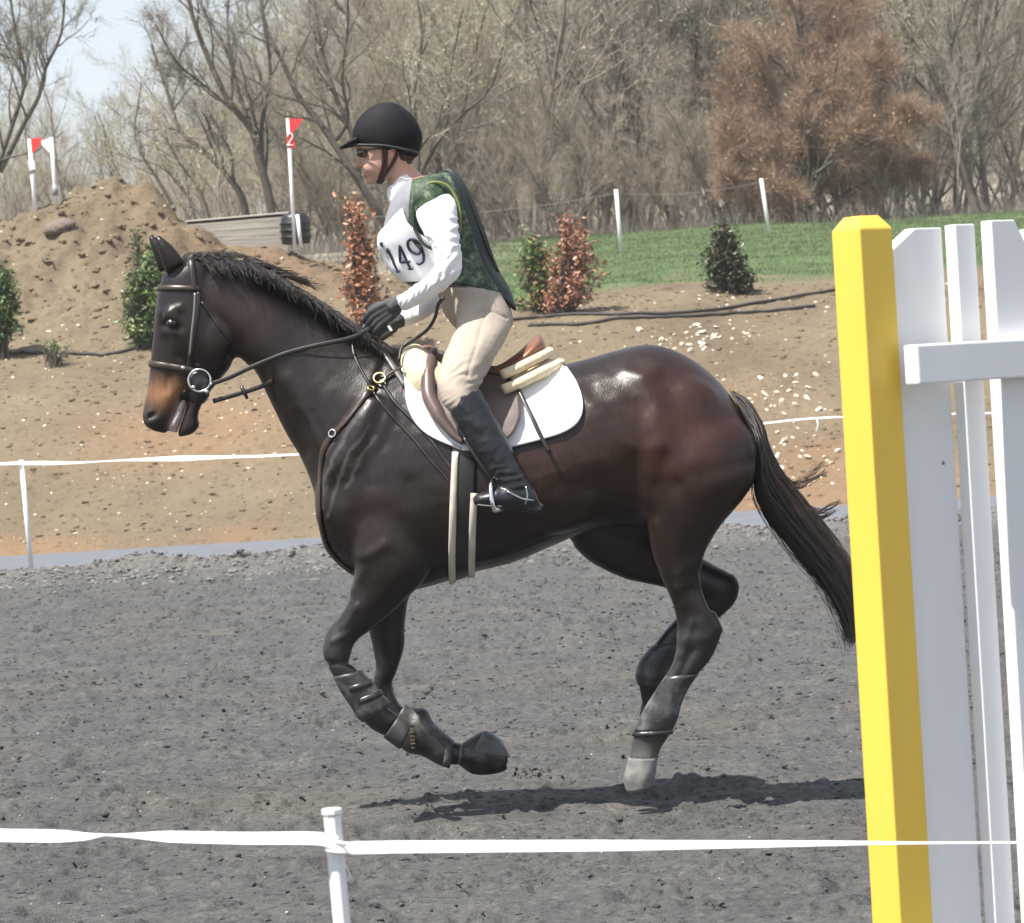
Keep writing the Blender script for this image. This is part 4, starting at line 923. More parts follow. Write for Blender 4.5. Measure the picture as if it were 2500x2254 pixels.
# relief, read off the photograph's light and shade: (line, width px, height m)
RELIEF = [([(560, 700), (600, 800), (585, 880)], 22, -.006), ([(905, 985), (860, 1090), (800, 1160), (785, 1260)], 22, .012), ([(930, 1010), (900, 1090), (905, 1180)], 18, -.007), ([(1000, 1180), (1050, 1330)], 22, -.010),
          ([(860, 1150), (845, 1270), (880, 1350)], 24, .008), ([(895, 1360), (940, 1330)], 16, .008), ([(1530, 910), (1565, 925), (1600, 905)], 20, .010), ([(1570, 935), (1605, 1000), (1615, 1080)], 26, .008), ([(1565, 1000), (1560, 1130), (1545, 1190)], 26, -.008),
          ([(1605, 1095), (1590, 1160), (1575, 1210)], 22, .007), ([(1660, 1190), (1700, 1280), (1690, 1350)], 20, -.007), ([(1420, 970), (1500, 1040), (1540, 1090)], 22, .007), ([(1650, 1180), (1745, 1150), (1830, 1130)], 26, -.005), ([(1600, 1280), (1615, 1350), (1650, 1440)], 14, .007), ([(1690, 1400), (1705, 1500)], 12, -.006),
          ([(848, 1548), (812, 1566)], 8, .006), ([(798, 1622), (856, 1618)], 7, -.006), ([(1740, 1500), (1758, 1538)], 9, .006), ([(1690, 1520), (1664, 1600)], 9, .006), ([(1712, 1400), (1738, 1485)], 8, -.007), ([(1655, 1400), (1668, 1480)], 9, .005), ([(860, 1440), (890, 1390)], 12, .006), ([(870, 1480), (840, 1530)], 10, .006), ([(980, 1420), (915, 1500)], 12, -.006), ([(1660, 1560), (1720, 1560)], 14, .004), ([(1690, 1590), (1640, 1690), (1610, 1760)], 9, -.006), ([(440, 870), (470, 900), (520, 915)], 12, -.004), ([(405, 830), (420, 900), (405, 950)], 12, -.005), ([(440, 800), (470, 870)], 14, .004),
          ([(400, 795), (440, 800)], 9, -.007), ([(398, 760), (440, 752)], 10, .006), ([(362, 1020), (374, 1012)], 8, -.014), ([(640, 760), (720, 860), (790, 960)], 34, .006), ([(650, 900), (700, 1000), (745, 1100)], 20, -.008), ([(700, 930), (760, 1030), (790, 1110)], 24, .007), ([(1395, 1210), (1450, 1180), (1530, 1150)], 26, -.004), ([(765, 1010), (800, 1080)], 10, -.004), ([(730, 1010), (775, 1120)], 10, -.004), ([(1730, 930), (1790, 1010), (1840, 1100)], 16, .005)]
NO = get_no(horse_me); H = np.zeros(len(V))
sidew = sstep(0.02, 0.10, np.abs(mid))
for line, w, h in RELIEF:
    lim = np.ones(len(V))
    if max(p[1] for p in line) > 1560 or (min(p[1] for p in line) > 1360): lim = (mid < -0.05).astype(float)
    if min(p[0] for p in line) > 1590 and min(p[1] for p in line) > 1250: lim = (mid < -0.05).astype(float)
    H += h * np.exp(-(seg_dist(PX, PY, line) / w) ** 2) * lim
hs = np.where(PX < 600, np.ones(len(V)), sidew)
# ribs and loose skin
H += 0.0016 * sstep(1150, 1250, PX) * (1 - sstep(1450, 1520, PX)) * np.sin((PX * 0.93 - PY * 0.32) / 13.0) * sstep(1000, 1080, PY) * (1 - sstep(1240, 1300, PY))
H += 0.004 * fbm(PX / 60.0, PY / 60.0, 1, 3, 5) * (PX > 600)
V = V + NO * (H * hs * np.where((PX < 600) | (PY > 1430), 1.15, 0.85))[:, None]
V = relax(horse_me, V, 3)
put_co(horse_me, V)
# coat colours (bay: brown body, black points, tan muzzle)
def blob(x, y, rx, ry, p=2): return np.exp(-(((PX - x) / rx) ** 2 + ((PY - y) / ry) ** 2) ** (p / 2))
base = np.array([0.0120, 0.0066, 0.0047]); C = np.tile(base, (len(V), 1))
def tint(w, c):
    global C
    C = C * (1 - w[:, None]) + np.array(c) * w[:, None]
tint(0.7 * blob(600, 740, 120, 90), (0.034, 0.0160, 0.0105)); tint(0.75 * blob(1660, 1050, 160, 160), (0.060, 0.0180, 0.0075)); tint(0.7 * blob(1360, 1140, 190, 110), (0.046, 0.0165, 0.0080)); tint(0.4 * blob(930, 1280, 90, 90), (0.036, 0.0155, 0.0085))
tint(0.5 * blob(480, 740, 60, 60), (0.032, 0.0165, 0.011)); tint(0.4 * blob(1640, 1350, 60, 80), (0.028, 0.014, 0.009))
C = 0.85 * C * (1 + 0.35 * fbm(PX / 45.0, PY / 45.0, 1, 3, 12))[:, None]
legs = sstep(1440, 1560, PY); tint(legs * 0.85, (0.0105, 0.0095, 0.0092))
tint(0.95 * blob(402, 962, 48, 36), (0.30, 0.145, 0.068)); tint(0.6 * blob(425, 770, 30, 26), (0.012, 0.008, 0.007)); tint(0.85 * blob(368, 1025, 28, 34), (0.018, 0.012, 0.011)); tint(0.7 * blob(458, 1040, 34, 30), (0.030, 0.020, 0.019))
tint(0.9 * np.exp(-(seg_dist(PX, PY, [(437, 985), (426, 1015), (414, 1045)]) / 8) ** 2), (0.35, 0.24, 0.20)); tint(0.8 * np.exp(-(seg_dist(PX, PY, [(446, 968), (436, 1000)]) / 6) ** 2), (0.008, 0.006, 0.006))
tint(0.5 * sstep(740, 600, PY) * (PX < 450), (0.012, 0.009, 0.008))
dust = blob(1580, 1880, 60, 70) * (mid < 0); tint(0.75 * dust, (0.17, 0.165, 0.155)); tint(0.25 * np.exp(-(seg_dist(PX, PY, [(1660, 1560), (1620, 1680), (1590, 1760)]) / 26) ** 2) * (mid < 0), (0.09, 0.087, 0.083))
tint(0.55 * np.exp(-(seg_dist(PX, PY, [(815, 1560), (830, 1640), (900, 1740)]) / 34) ** 2), (0.050, 0.048, 0.046)); tint(0.5 * np.exp(-(seg_dist(PX, PY, [(1700, 1560), (1690, 1620)]) / 30) ** 2) * (mid < 0), (0.05, 0.048, 0.046))
for ln_, w_ in (([(885, 1000), (840, 1070), (805, 1150), (786, 1240)], 5), ([(900, 1040), (856, 1105), (822, 1180), (800, 1260)], 4), ([(870, 990), (826, 1050), (798, 1110)], 4), ([(915, 1065), (878, 1120), (848, 1190)], 4)):      # sweat streaks on the shoulder, tinted pale to raise its highlights
    tint(0.42 * np.exp(-(seg_dist(PX + 9 * fbm(PX / 20, PY / 20, 1, 2, 31), PY, ln_) / w_) ** 2) * (mid < 0), (0.12, 0.113, 0.11))
color_attr(horse_me, 'coat', np.clip(C, 0.004, 1))
m_coat = material('bay_coat', (0.03, 0.015, 0.01), 0.36, spec=0.46, coat=0.0, sheen=0.0)
BS(m_coat).inputs['Coat Roughness'].default_value = 0.28; BS(m_coat).inputs['Sheen Roughness'].default_value = 0.4
a = N(m_coat, 'ShaderNodeAttribute', attribute_name='coat')
hairv = ramp(m_coat, noise(m_coat, 60, 4, 0.7, stretch=(1.0, 1.0, 0.25)), [(0.3, (0.72, 0.72, 0.72)), (0.7, (1.28, 1.28, 1.28))])
L(m_coat, mix(m_coat, 1.0, a.outputs['Color'], hairv, 'MULTIPLY'), BS(m_coat).inputs['Base Color'])
L(m_coat, ramp(m_coat, noise(m_coat, 7, 5, 0.65), [(0.3, (0.25, 0.25, 0.25)), (0.7, (0.44, 0.44, 0.44))]), BS(m_coat).inputs['Roughness'])
bump(m_coat, noise(m_coat, 170, 3, 0.6, stretch=(1.0, 1.0, 0.2)), 0.22, 0.004)
horse_me.materials.append(m_coat)
horse = thing('horse', 'dark bay horse cantering to the left with all four feet off the arena', 'horse', (px_x(1400, YH), YH, 0.0))
add('body', horse_me, horse)
bvh_horse = BVHTree.FromPolygons([tuple(v) for v in get_co(horse_me)], [tuple(p.vertices) for p in horse_me.polygons])
def hit(px, py, bvh=None):
    d = _F * FPX + CR * (px - PXW / 2) + CU * (PXH / 2 - py); d /= np.linalg.norm(d)
    h = (bvh or bvh_horse).ray_cast(Vector(EYE), Vector(d))
    return (None, None) if h[0] is None else (np.array(h[0]), np.array(h[1]))

# eyes, nostrils' dark lining, hooves
m_eye = material('eye_dark', (0.012, 0.008, 0.006), 0.08, spec=0.8)
for s in (-1, 1):
    v, f = ball(420, 790, s * .083, 15, 12, .018); b = Bag(); b.put(v, f)
    add('eye', b.mesh('eye', m_eye, True), horse)
m_hoof = noisy('hoof_horn', [(0.3, (0.016, 0.015, 0.014)), (0.7, (0.045, 0.042, 0.040))], 12, 0.5, 0.2, 0.002, 80)
m_hoofd = noisy('hoof_dusty', [(0.25, (0.07, 0.068, 0.066)), (0.5, (0.17, 0.165, 0.157)), (0.75, (0.29, 0.28, 0.265))], 17, 0.8, 0.2, 0.002, 80)
def hoof(sec, mat):
    v, f = loft(sec, 4, 20); b = Bag(); b.put(v, f); add('hoof', b.mesh('hoof', mat, True), horse)
hoof([(1534, 1850, 1606, 1850, .038, -.17), (1528, 1876, 1603, 1874, .045, -.17), (1522, 1905, 1599, 1898, .050, -.17), (1530, 1934, 1590, 1920, .048, -.17)], m_hoofd)
hoof([(1566, 1718, 1634, 1728, .038, .17), (1562, 1745, 1640, 1760, .046, .17), (1560, 1775, 1640, 1792, .05, .17)], m_hoof)
hoof([(936, 1800, 974, 1746, .038, -.165), (956, 1816, 992, 1754, .043, -.165), (974, 1828, 1003, 1770, .046, -.165), (980, 1826, 1000, 1782, .034, -.165)], m_hoof)
hoof([(1150, 1872, 1150, 1816, .036, .15), (1190, 1878, 1195, 1806, .044, .15), (1230, 1868, 1226, 1822, .044, .15), (1240, 1860, 1236, 1832, .03, .15)], m_hoof)

b = Bag(); b.put(*loft([(444, 968, 458, 966, .018, 0), (436, 985, 455, 984, .030, 0), (424, 1012, 449, 1010, .033, 0), (411, 1038, 440, 1036, .033, 0), (410, 1052, 432, 1056, .018, 0)], 4, 16))
add('lips', b.mesh('lips', noisy('lip_pink', [(0.3, (0.30, 0.21, 0.18)), (0.65, (0.58, 0.50, 0.46))], 40, 0.5), True), horse)
# mane, forelock, tail: many single hairs in each
def strands(name, lines, mat, parent, k=3): return add(name, tubes_mesh(name, lines, k, mat), parent)
m_hair = noisy('black_hair', [(0.3, (0.012, 0.010, 0.009)), (0.7, (0.026, 0.021, 0.018))], 20, 0.38, spec=0.5)
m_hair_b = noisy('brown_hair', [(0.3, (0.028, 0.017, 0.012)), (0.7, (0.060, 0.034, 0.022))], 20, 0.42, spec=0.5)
r = np.random.RandomState(3)
crest = catmull([(470, 634), (530, 630), (590, 645), (650, 675), (720, 715), (790, 760), (850, 803), (905, 835)], 12)
lines = []
for i in range(2600):
    u = r.rand(); j = u * (len(crest) - 1); q = int(min(j, len(crest) - 2)); c = crest[q] + (crest[q + 1] - crest[q]) * (j - q)
    dy = 0.022 * r.randn()
    side = -1 if r.rand() < .5 else 1
    ln = 26 + 24 * r.rand(); fly = (2 + 7 * r.rand()) * (1 + 0.9 * np.exp(-((u - 0.42) / 0.12) ** 2)) * (1 - 0.55 * np.exp(-((u - 0.15) / 0.12) ** 2))
    p0 = HW(c[0], c[1] + 6, dy); p1 = HW(c[0] + 6 + 10 * r.rand(), c[1] - fly * .42, dy + side * .02); p2 = HW(c[0] + 20 + 22 * r.rand(), c[1] - fly * .35 + ln * .25, dy + side * .055)
    p3 = HW(c[0] + 34 + 34 * r.rand(), c[1] + ln * (0.45 + 0.9 * r.rand()) - fly * .2, dy + side * (.075 + .02 * r.rand()))
    P = catmull([p0, p1, p2, p3], 3); lines.append((P, np.linspace(.0015, .0006, len(P))))
for i in range(150):                                                     # tuft blown up behind the poll
    u = r.rand(); c = (585 + 95 * u, 645 + 42 * u); dy = .03 * r.randn()
    P = catmull([HW(c[0], c[1] + 8, dy), HW(c[0] + 18, c[1] - 8 - 12 * r.rand(), dy), HW(c[0] + 52 + 20 * r.rand(), c[1] - 4 + 14 * r.rand(), dy), HW(c[0] + 82 + 34 * r.rand(), c[1] + 4 + 26 * r.rand(), dy)], 3)
    lines.append((P, np.linspace(.0026, .0008, len(P))))
strands('mane', lines, m_hair, horse)
lines = []
for i in range(90):
    u = r.rand(); dy = .025 * r.randn(); x = 440 + 110 * u
    P = catmull([HW(x, 634, dy), HW(x + 20, 622 - 8 * r.rand(), dy), HW(x + 55 + 20 * r.rand(), 626 + 8 * r.rand(), dy + .02 * r.randn())], 3)
    lines.append((P, np.linspace(.0024, .0008, len(P))))
strands('forelock', lines, m_hair, horse)
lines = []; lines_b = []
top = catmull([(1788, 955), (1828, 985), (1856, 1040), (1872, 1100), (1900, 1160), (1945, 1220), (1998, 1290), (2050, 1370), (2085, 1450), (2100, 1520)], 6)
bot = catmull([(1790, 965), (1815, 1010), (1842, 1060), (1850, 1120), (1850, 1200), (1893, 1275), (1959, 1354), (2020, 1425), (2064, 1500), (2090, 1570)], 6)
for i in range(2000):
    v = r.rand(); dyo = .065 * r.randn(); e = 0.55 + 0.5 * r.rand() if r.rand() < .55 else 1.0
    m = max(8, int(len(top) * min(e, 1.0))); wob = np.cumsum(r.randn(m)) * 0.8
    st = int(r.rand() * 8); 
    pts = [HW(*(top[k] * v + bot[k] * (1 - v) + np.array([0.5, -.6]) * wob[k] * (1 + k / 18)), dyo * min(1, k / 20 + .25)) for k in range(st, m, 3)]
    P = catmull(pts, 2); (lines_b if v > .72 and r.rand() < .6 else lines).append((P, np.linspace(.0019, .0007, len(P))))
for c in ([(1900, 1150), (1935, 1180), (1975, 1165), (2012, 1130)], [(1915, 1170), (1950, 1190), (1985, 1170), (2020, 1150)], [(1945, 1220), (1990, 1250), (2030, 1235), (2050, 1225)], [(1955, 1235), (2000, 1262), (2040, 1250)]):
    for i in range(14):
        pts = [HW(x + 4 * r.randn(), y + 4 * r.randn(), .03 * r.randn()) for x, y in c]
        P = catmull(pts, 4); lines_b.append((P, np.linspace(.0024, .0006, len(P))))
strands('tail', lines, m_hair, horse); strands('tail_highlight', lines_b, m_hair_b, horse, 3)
v, f = loft([(1780, 952, 1800, 985, .03, 0), (1812, 975, 1818, 1010, .032, 0), (1843, 1015, 1836, 1045, .03, 0), (1856, 1070, 1842, 1085, .026, 0), (1862, 1140, 1850, 1145, .02, 0)], 4, 14)
b = Bag(); b.put(v, f); add('tail_dock', b.mesh('tail_dock', m_hair, True), horse)
# ------------------------------------------------------------------ tack
m_lea = noisy('brown_leather', [(0.3, (0.030, 0.018, 0.013)), (0.7, (0.050, 0.030, 0.022))], 25, 0.38, 0.12, 0.001, 200, spec=0.5)
m_leab = noisy('black_leather', [(0.3, (0.012, 0.011, 0.011)), (0.7, (0.024, 0.021, 0.020))], 25, 0.40, 0.12, 0.001, 200)
m_flap = noisy('saddle_flap_leather', [(0.3, (0.088, 0.060, 0.052)), (0.7, (0.125, 0.090, 0.080))], 9, 0.36, 0.2, 0.002, 90)
m_seat = noisy('saddle_tan_leather', [(0.3, (0.15, 0.065, 0.035)), (0.7, (0.215, 0.10, 0.055))], 9, 0.38, 0.2, 0.002, 90)
m_pad = noisy('white_quilting', [(0.3, (0.80, 0.80, 0.80)), (0.7, (0.86, 0.86, 0.86))], 15, 0.85, spec=0.2)
m_fleece = noisy('cream_fleece', [(0.3, (0.62, 0.50, 0.32)), (0.7, (0.74, 0.63, 0.44))], 18, 0.95, 0.5, 0.006, 70, spec=0.1, sheen=0.3)
m_cream = noisy('cream_edging', [(0.3, (0.46, 0.42, 0.35)), (0.7, (0.66, 0.61, 0.52))], 14, 0.9)
m_steel = material('steel', (0.78, 0.78, 0.77), 0.22, metal=1.0); m_brass = material('brass', (0.65, 0.50, 0.22), 0.3, metal=1.0)
m_rub = noisy('dark_rubber', [(0.35, (0.014, 0.0145, 0.016)), (0.55, (0.034, 0.034, 0.036)), (0.72, (0.085, 0.083, 0.080))], 22, 0.34, 0.45, 0.008, 30)
m_boot = noisy('dusty_boot', [(0.33, (0.016, 0.016, 0.017)), (0.52, (0.040, 0.039, 0.038)), (0.70, (0.11, 0.107, 0.102))], 20, 0.42, 0.5, 0.009, 26)
m_bootg = noisy('grey_boot', [(0.33, (0.020, 0.021, 0.022)), (0.52, (0.048, 0.049, 0.049)), (0.70, (0.13, 0.13, 0.125))], 18, 0.24, 0.45, 0.008, 24)

def near_surface(P, off, bvh=None):
    h = (bvh or bvh_horse).find_nearest(Vector(P)); n = np.array(h[1]); return np.array(h[0]) + n * off, n
def ribbon(P, Nn, wd, th):
    P, Nn = np.asarray(P, float), np.asarray(Nn, float); T = np.gradient(P, axis=0); T /= np.linalg.norm(T, axis=1)[:, None] + 1e-9
    S = np.cross(Nn, T); S /= np.linalg.norm(S, axis=1)[:, None] + 1e-9; n = len(P); wd = np.broadcast_to(wd, (n,))[:, None]
    v = np.concatenate([P + S * wd / 2, P + S * wd * .38 + Nn * th, P - S * wd * .38 + Nn * th, P - S * wd / 2, P - Nn * th])
    f = [(a * n + i, a * n + i + 1, ((a + 1) % 5) * n + i + 1, ((a + 1) % 5) * n + i) for i in range(n - 1) for a in range(5)]
    f += [tuple(a * n for a in range(5)), tuple(a * n + n - 1 for a in range(5))[::-1]]
    return v, f
def smooth_line(A, it=2):
    A = np.array(A, float)
    for _ in range(it): A[1:-1] = 0.25 * A[:-2] + 0.5 * A[1:-1] + 0.25 * A[2:]
    return A
def on_body(px, off, bvh=None, step=7):
    L_ = resample(catmull(np.array(px, float), 6), max(6, int(np.linalg.norm(np.diff(np.array(px, float), axis=0), axis=1).sum() / step)))
    P, Nn = [], []
    for x, y in L_:
        p, n = hit(x, y, bvh)
        if p is None: continue
        if n[1] > 0: n = -n
        P.append(p + n * off); Nn.append(n)
    return smooth_line(P), smooth_line(Nn)
def strap(name, px, wd, parent, mat, off=.003, th=.003, mirror=True, label=None, bvh=None):
    P, Nn = on_body(px, off, bvh); b = Bag(); b.put(*ribbon(P, Nn, wd, th)); o = add(name, b.mesh(name, mat, True), parent)
    if mirror:
        q = [near_surface(np.array([p[0], 2 * YH - p[1], p[2]]), off) for p in P]; b = Bag()
        b.put(*ribbon(smooth_line([a for a, _ in q]), smooth_line([n for _, n in q]), wd, th)); add(name, b.mesh(name, mat, True), parent)
    return o
def ring_strap(name, c, d, a0, a1, wd, parent, mat, off=.003, th=.003, n=48, bvh=None):
    C = HW(*c); e = HW(c[0] + d[0], c[1] + d[1]) - C; e /= np.linalg.norm(e); P, Nn = [], []
    for a in np.linspace(rad(a0), rad(a1), n):
        dr = math.cos(a) * e + math.sin(a) * np.array([0, -1.0, 0]); h = (bvh or bvh_horse).ray_cast(Vector(C), Vector(dr))
        if h[0] is None: continue
        nn = np.array(h[1]); nn = nn if np.dot(nn, dr) > 0 else -nn; P.append(np.array(h[0]) + nn * off); Nn.append(nn)
    b = Bag(); b.put(*ribbon(smooth_line(P, 3), smooth_line(Nn, 3), wd, th)); return add(name, b.mesh(name, mat, True), parent)
def coons(top, bottom, left, right, nu, nv):
    t, bo, l, r_ = [resample(catmull(np.array(a, float), 6), k) for a, k in ((top, nu), (bottom, nu), (left, nv), (right, nv))]
    u = np.linspace(0, 1, nu)[None, :, None]; v = np.linspace(0, 1, nv)[:, None, None]
    return (1 - v) * t[None] + v * bo[None] + (1 - u) * l[:, None] + u * r_[:, None] - ((1 - u) * (1 - v) * t[0] + u * (1 - v) * t[-1] + (1 - u) * v * bo[0] + u * v * bo[-1])
def patch(name, G, off, th, parent, mat, mirror=True, quilt=0.0, bvh=None, sm=3):
    nv, nu = G.shape[:2]; P = np.zeros((nv, nu, 3)); Nn = np.zeros((nv, nu, 3)); ok = np.zeros((nv, nu), bool)
    for i in range(nv):
        for j in range(nu):
            p, n = hit(G[i, j, 0], G[i, j, 1], bvh)
            if p is not None: P[i, j], Nn[i, j], ok[i, j] = p, (n if n[1] < 0 else -n), True
    for i in range(nv - 2, -1, -1):
        for j in range(nu):
            if not ok[i, j]: P[i, j] = P[i + 1, j] + np.array([0, .03, .004]); Nn[i, j] = Nn[i + 1, j]
    for _ in range(sm):
        Nn[1:-1, 1:-1] = (Nn[1:-1, 1:-1] * 2 + Nn[:-2, 1:-1] + Nn[2:, 1:-1] + Nn[1:-1, :-2] + Nn[1:-1, 2:]) / 6
        P[1:-1, 1:-1] = (P[1:-1, 1:-1] * 2 + P[:-2, 1:-1] + P[2:, 1:-1] + P[1:-1, :-2] + P[1:-1, 2:]) / 6
    Nn /= np.linalg.norm(Nn, axis=2)[..., None] + 1e-9
    q = 0
    if quilt: q = quilt * (np.abs(np.sin((G[..., 0] + G[..., 1]) / 9.0)) ** .5 * np.abs(np.sin((G[..., 0] - G[..., 1]) / 9.0)) ** .5)[..., None]
    outer = P + Nn * (off + th) + Nn * q; inner = P + Nn * off
    def build(o_, i_, flip):
        v = np.concatenate([o_.reshape(-1, 3), i_.reshape(-1, 3)]); m = nv * nu; f = []
        for i in range(nv - 1):
            for j in range(nu - 1):
                a = (i * nu + j, i * nu + j + 1, (i + 1) * nu + j + 1, (i + 1) * nu + j); f.append(a[::-1]); f.append(tuple(k + m for k in a))
        rim = [j for j in range(nu)] + [i * nu + nu - 1 for i in range(1, nv)] + [(nv - 1) * nu + j for j in range(nu - 2, -1, -1)] + [i * nu for i in range(nv - 2, 0, -1)]
        f += [(rim[k], rim[(k + 1) % len(rim)], rim[(k + 1) % len(rim)] + m, rim[k] + m) for k in range(len(rim))]
        if flip: f = [q_[::-1] for q_ in f]
        b = Bag(); b.put(v, f); return add(name, b.mesh(name, mat, True), parent)
    o = build(outer, inner, False)
    if mirror:
        mv = np.array([1, -1, 1]); sh = np.array([0, 2 * YH, 0]); build(outer * mv + sh, inner * mv + sh, True)
    return o, P, Nn
def ring_mesh(C, e1, e2, R, r_, n=28): return [C + R * (math.cos(a) * e1 + math.sin(a) * e2) for a in np.linspace(0, 2 * math.pi, n + 1)]
XH = HW(1501, 1000) - HW(1500, 1000); XH /= np.linalg.norm(XH); ZH = HW(1500, 999) - HW(1500, 1000); ZH /= np.linalg.norm(ZH); YV = np.array([0, 1.0, 0])
def ring(name, px, dy, R, r_, parent, mat, e1=None, e2=None):
    b = Bag(); b.tube(ring_mesh(HW(px[0], px[1], dy), XH if e1 is None else e1, ZH if e2 is None else e2, R, r_), r_, 8, False); return add(name, b.mesh(name, mat, True), parent)

bridle = thing('bridle', 'dark leather bridle with a shiny ring bit on the horse\'s head', 'bridle', tuple(HW(470, 800)))
strap('cheekpiece', [(486, 712), (482, 760), (474, 810), (468, 850), (463, 890), (466, 908)], .017, bridle, m_leab)
strap('cheekpiece', [(476, 716), (474, 760), (468, 820), (464, 868)], .009, bridle, material('worn_leather', (0.16, 0.14, 0.13), 0.3), .006, .002)
ring_strap('browband', (452, 706), (-1, -.03), -128, 128, .021, bridle, m_lea, .004, .004)
ring_strap('crownpiece', (478, 690), (-.15, -1), -112, 112, .024, bridle, m_leab, .004, .004)
ring_strap('noseband', (418, 896), (-1, -.16), -150, 150, .026, bridle, m_lea, .004, .005)
ring_strap('flash_strap', (458, 966), (-1, -.15), 66, 294, .044, bridle, m_leab, .003, .004)
strap('throatlatch', [(492, 738), (515, 770), (540, 806), (566, 842), (576, 868)], .010, bridle, m_leab, .003, .003)
for s in (-1, 1):
    ring('bit_ring', (487, 929), s * .083, 27 * YH / FPX, .0042, bridle, m_steel)
    v, f = ball(484, 930, s * .068, 25, 25, .012); b = Bag(); b.put(v, f); add('bit_guard', b.mesh('bit_guard', m_rub, True), bridle)
    for px, py in ((447, 898), (472, 946), (516, 938), (504, 956)):
        v, f = ball(px, py, s * (.088 if px > 460 else .074), 6, 5, .006, n=8); b = Bag(); b.put(v, f); add('buckle', b.mesh('buckle', m_steel, True), bridle)

def air_strap(name, pts3, wd, parent, mat, th=.002):
    """strap through the air: (px, py, dy) points, kept clear of the horse."""
    P = []
    for x, y, d in catmull(np.array(pts3, float), 6):
        p = HW(x, y, d); h, n = hit(x, y)
        if h is not None and p[1] > h[1] - .008 and d < 0: p = HW(x, y, h[1] - YH - .008)
        P.append(p)
    P = smooth_line(P, 3); T = np.gradient(P, axis=0); Nn = np.cross(T, np.cross(np.array([0, -1.0, 0]), T)); Nn = -Nn / (np.linalg.norm(Nn, axis=1)[:, None] + 1e-9)
    Nn = np.where((Nn[:, 1] > 0)[:, None], -Nn, Nn); b = Bag(); b.put(*ribbon(P, Nn, wd, th)); return add(name, b.mesh(name, mat, True), parent)
reins = thing('reins', 'narrow black leather reins running from the bit to the rider\'s hands', 'reins', tuple(HW(700, 868)))
for s in (-1, 1):
    air_strap('rein', [(514, 938, s * .09), (560, 922, s * .10), (613, 897, s * .10), (700, 862, s * .105), (780, 842, s * .12), (862, 824, s * .12), (905, 800, s * .105)], .016, reins, m_leab)
mart = thing('martingale', 'thin black strap with a rein stop between the bit and the chest', 'martingale', tuple(HW(600, 955)))
air_strap('strap', [(520, 980, -.05), (560, 968, -.055), (597, 957, -.06), (640, 943, -.075), (665, 930, -.09)], .017, mart, m_leab)
b = Bag(); b.tube([HW(588, 942, -.062), HW(596, 957, -.064), HW(604, 974, -.060)], [.005, .008, .005], 8); add('rein_stop', b.mesh('rein_stop', m_rub, True), mart)
bp = thing('breastplate', 'brown leather breastplate with brass rings round the horse\'s shoulders and chest', 'breastplate', tuple(HW(850, 1050)))
strap('chest_strap', [(915, 944), (893, 966), (850, 1024), (814, 1062), (791, 1096), (785, 1145), (782, 1195), (782, 1245), (788, 1295), (803, 1338), (832, 1374), (862, 1396)], .024, bp, m_lea, .005, .004)
strap('neck_strap', [(930, 850), (948, 880), (966, 908), (990, 945)], .022, bp, material('grey_leather', (0.10, 0.092, 0.09), 0.4), .010, .004)
strap('shoulder_strap', [(861, 838), (862, 858), (872, 886), (892, 922), (922, 975), (962, 1022), (1010, 1072), (1050, 1122), (1085, 1160), (1112, 1200)], .011, bp, m_leab, .005, .003)
strap('girth_strap', [(932, 935), (966, 985), (1012, 1030), (1055, 1078), (1085, 1120), (1115, 1160)], .013, bp, m_leab, .005, .003)
strap('ring_strap', [(938, 928), (958, 912), (984, 902), (1010, 893), (1040, 880)], .014, bp, m_lea, .012, .003)
def surf_ring(name, px, R, r_, parent, mat, off=.014):
    p, n = hit(*px); n = n if n[1] < 0 else -n; e1 = np.cross(n, ZH); e1 /= np.linalg.norm(e1); e2 = np.cross(n, e1); b = Bag(); b.tube(ring_mesh(p + n * off, e1, e2, R, r_), r_, 8, False); add(name, b.mesh(name, mat, True), parent)
surf_ring('ring', (928, 928), .020, .0042, bp, m_brass); surf_ring('buckle', (815, 1060), .013, .003, bp, m_steel); surf_ring('buckle', (992, 915), .013, .004, bp, m_steel, .03); surf_ring('buckle', (903, 955), .011, .003, bp, m_brass)

pad = thing('saddle_pad', 'white saddle pad with rounded corners under the brown saddle', 'saddle pad', tuple(HW(1200, 1000)))
G = coons([(984, 872), (1050, 892), (1150, 909), (1250, 909), (1310, 903), (1374, 898)], [(1054, 1066), (1130, 1099), (1190, 1099), (1249, 1091), (1344, 1068), (1392, 1046)],
          [(984, 872), (991, 944), (996, 987), (1016, 1032), (1054, 1066)], [(1374, 898), (1406, 940), (1421, 985), (1416, 1023), (1392, 1046)], 54, 34)
patch('pad_panel', G, .004, .010, pad, m_pad, quilt=.0022)
for nm, pl in (('binding', [(988, 905), (992, 944), (996, 987), (1016, 1032), (1054, 1066), (1130, 1099)]), ('binding', [(1130, 1099), (1190, 1099), (1249, 1091), (1344, 1067), (1394, 1045), (1416, 1021), (1421, 985), (1406, 940), (1382, 905)])):
    strap(nm, pl, .010, pad, noisy('pad_binding', [(0.3, (0.55, 0.54, 0.56)), (0.7, (0.66, 0.65, 0.66))], 30, 0.7) if pl[0][0] < 1000 else m_pad, .009, .008)
hp = thing('half_pad', 'cream fleece half pad showing in front of and behind the saddle', 'half pad', tuple(HW(1200, 940)))
b = Bag(); b.put(*loft([(976, 880, 984, 925, .075, 0), (980, 860, 996, 960, .135, 0), (994, 847, 1010, 990, .17, 0), (1018, 840, 1030, 1010, .195, 0), (1056, 860, 1066, 1010, .205, 0), (1110, 890, 1110, 1000, .19, 0), (1170, 905, 1170, 985, .17, 0), (1250, 903, 1250, 970, .20, 0), (1320, 880, 1330, 940, .19, 0), (1350, 876, 1356, 915, .14, 0)], 5, 32))
add('fleece', b.mesh('fleece', m_fleece, True), hp)
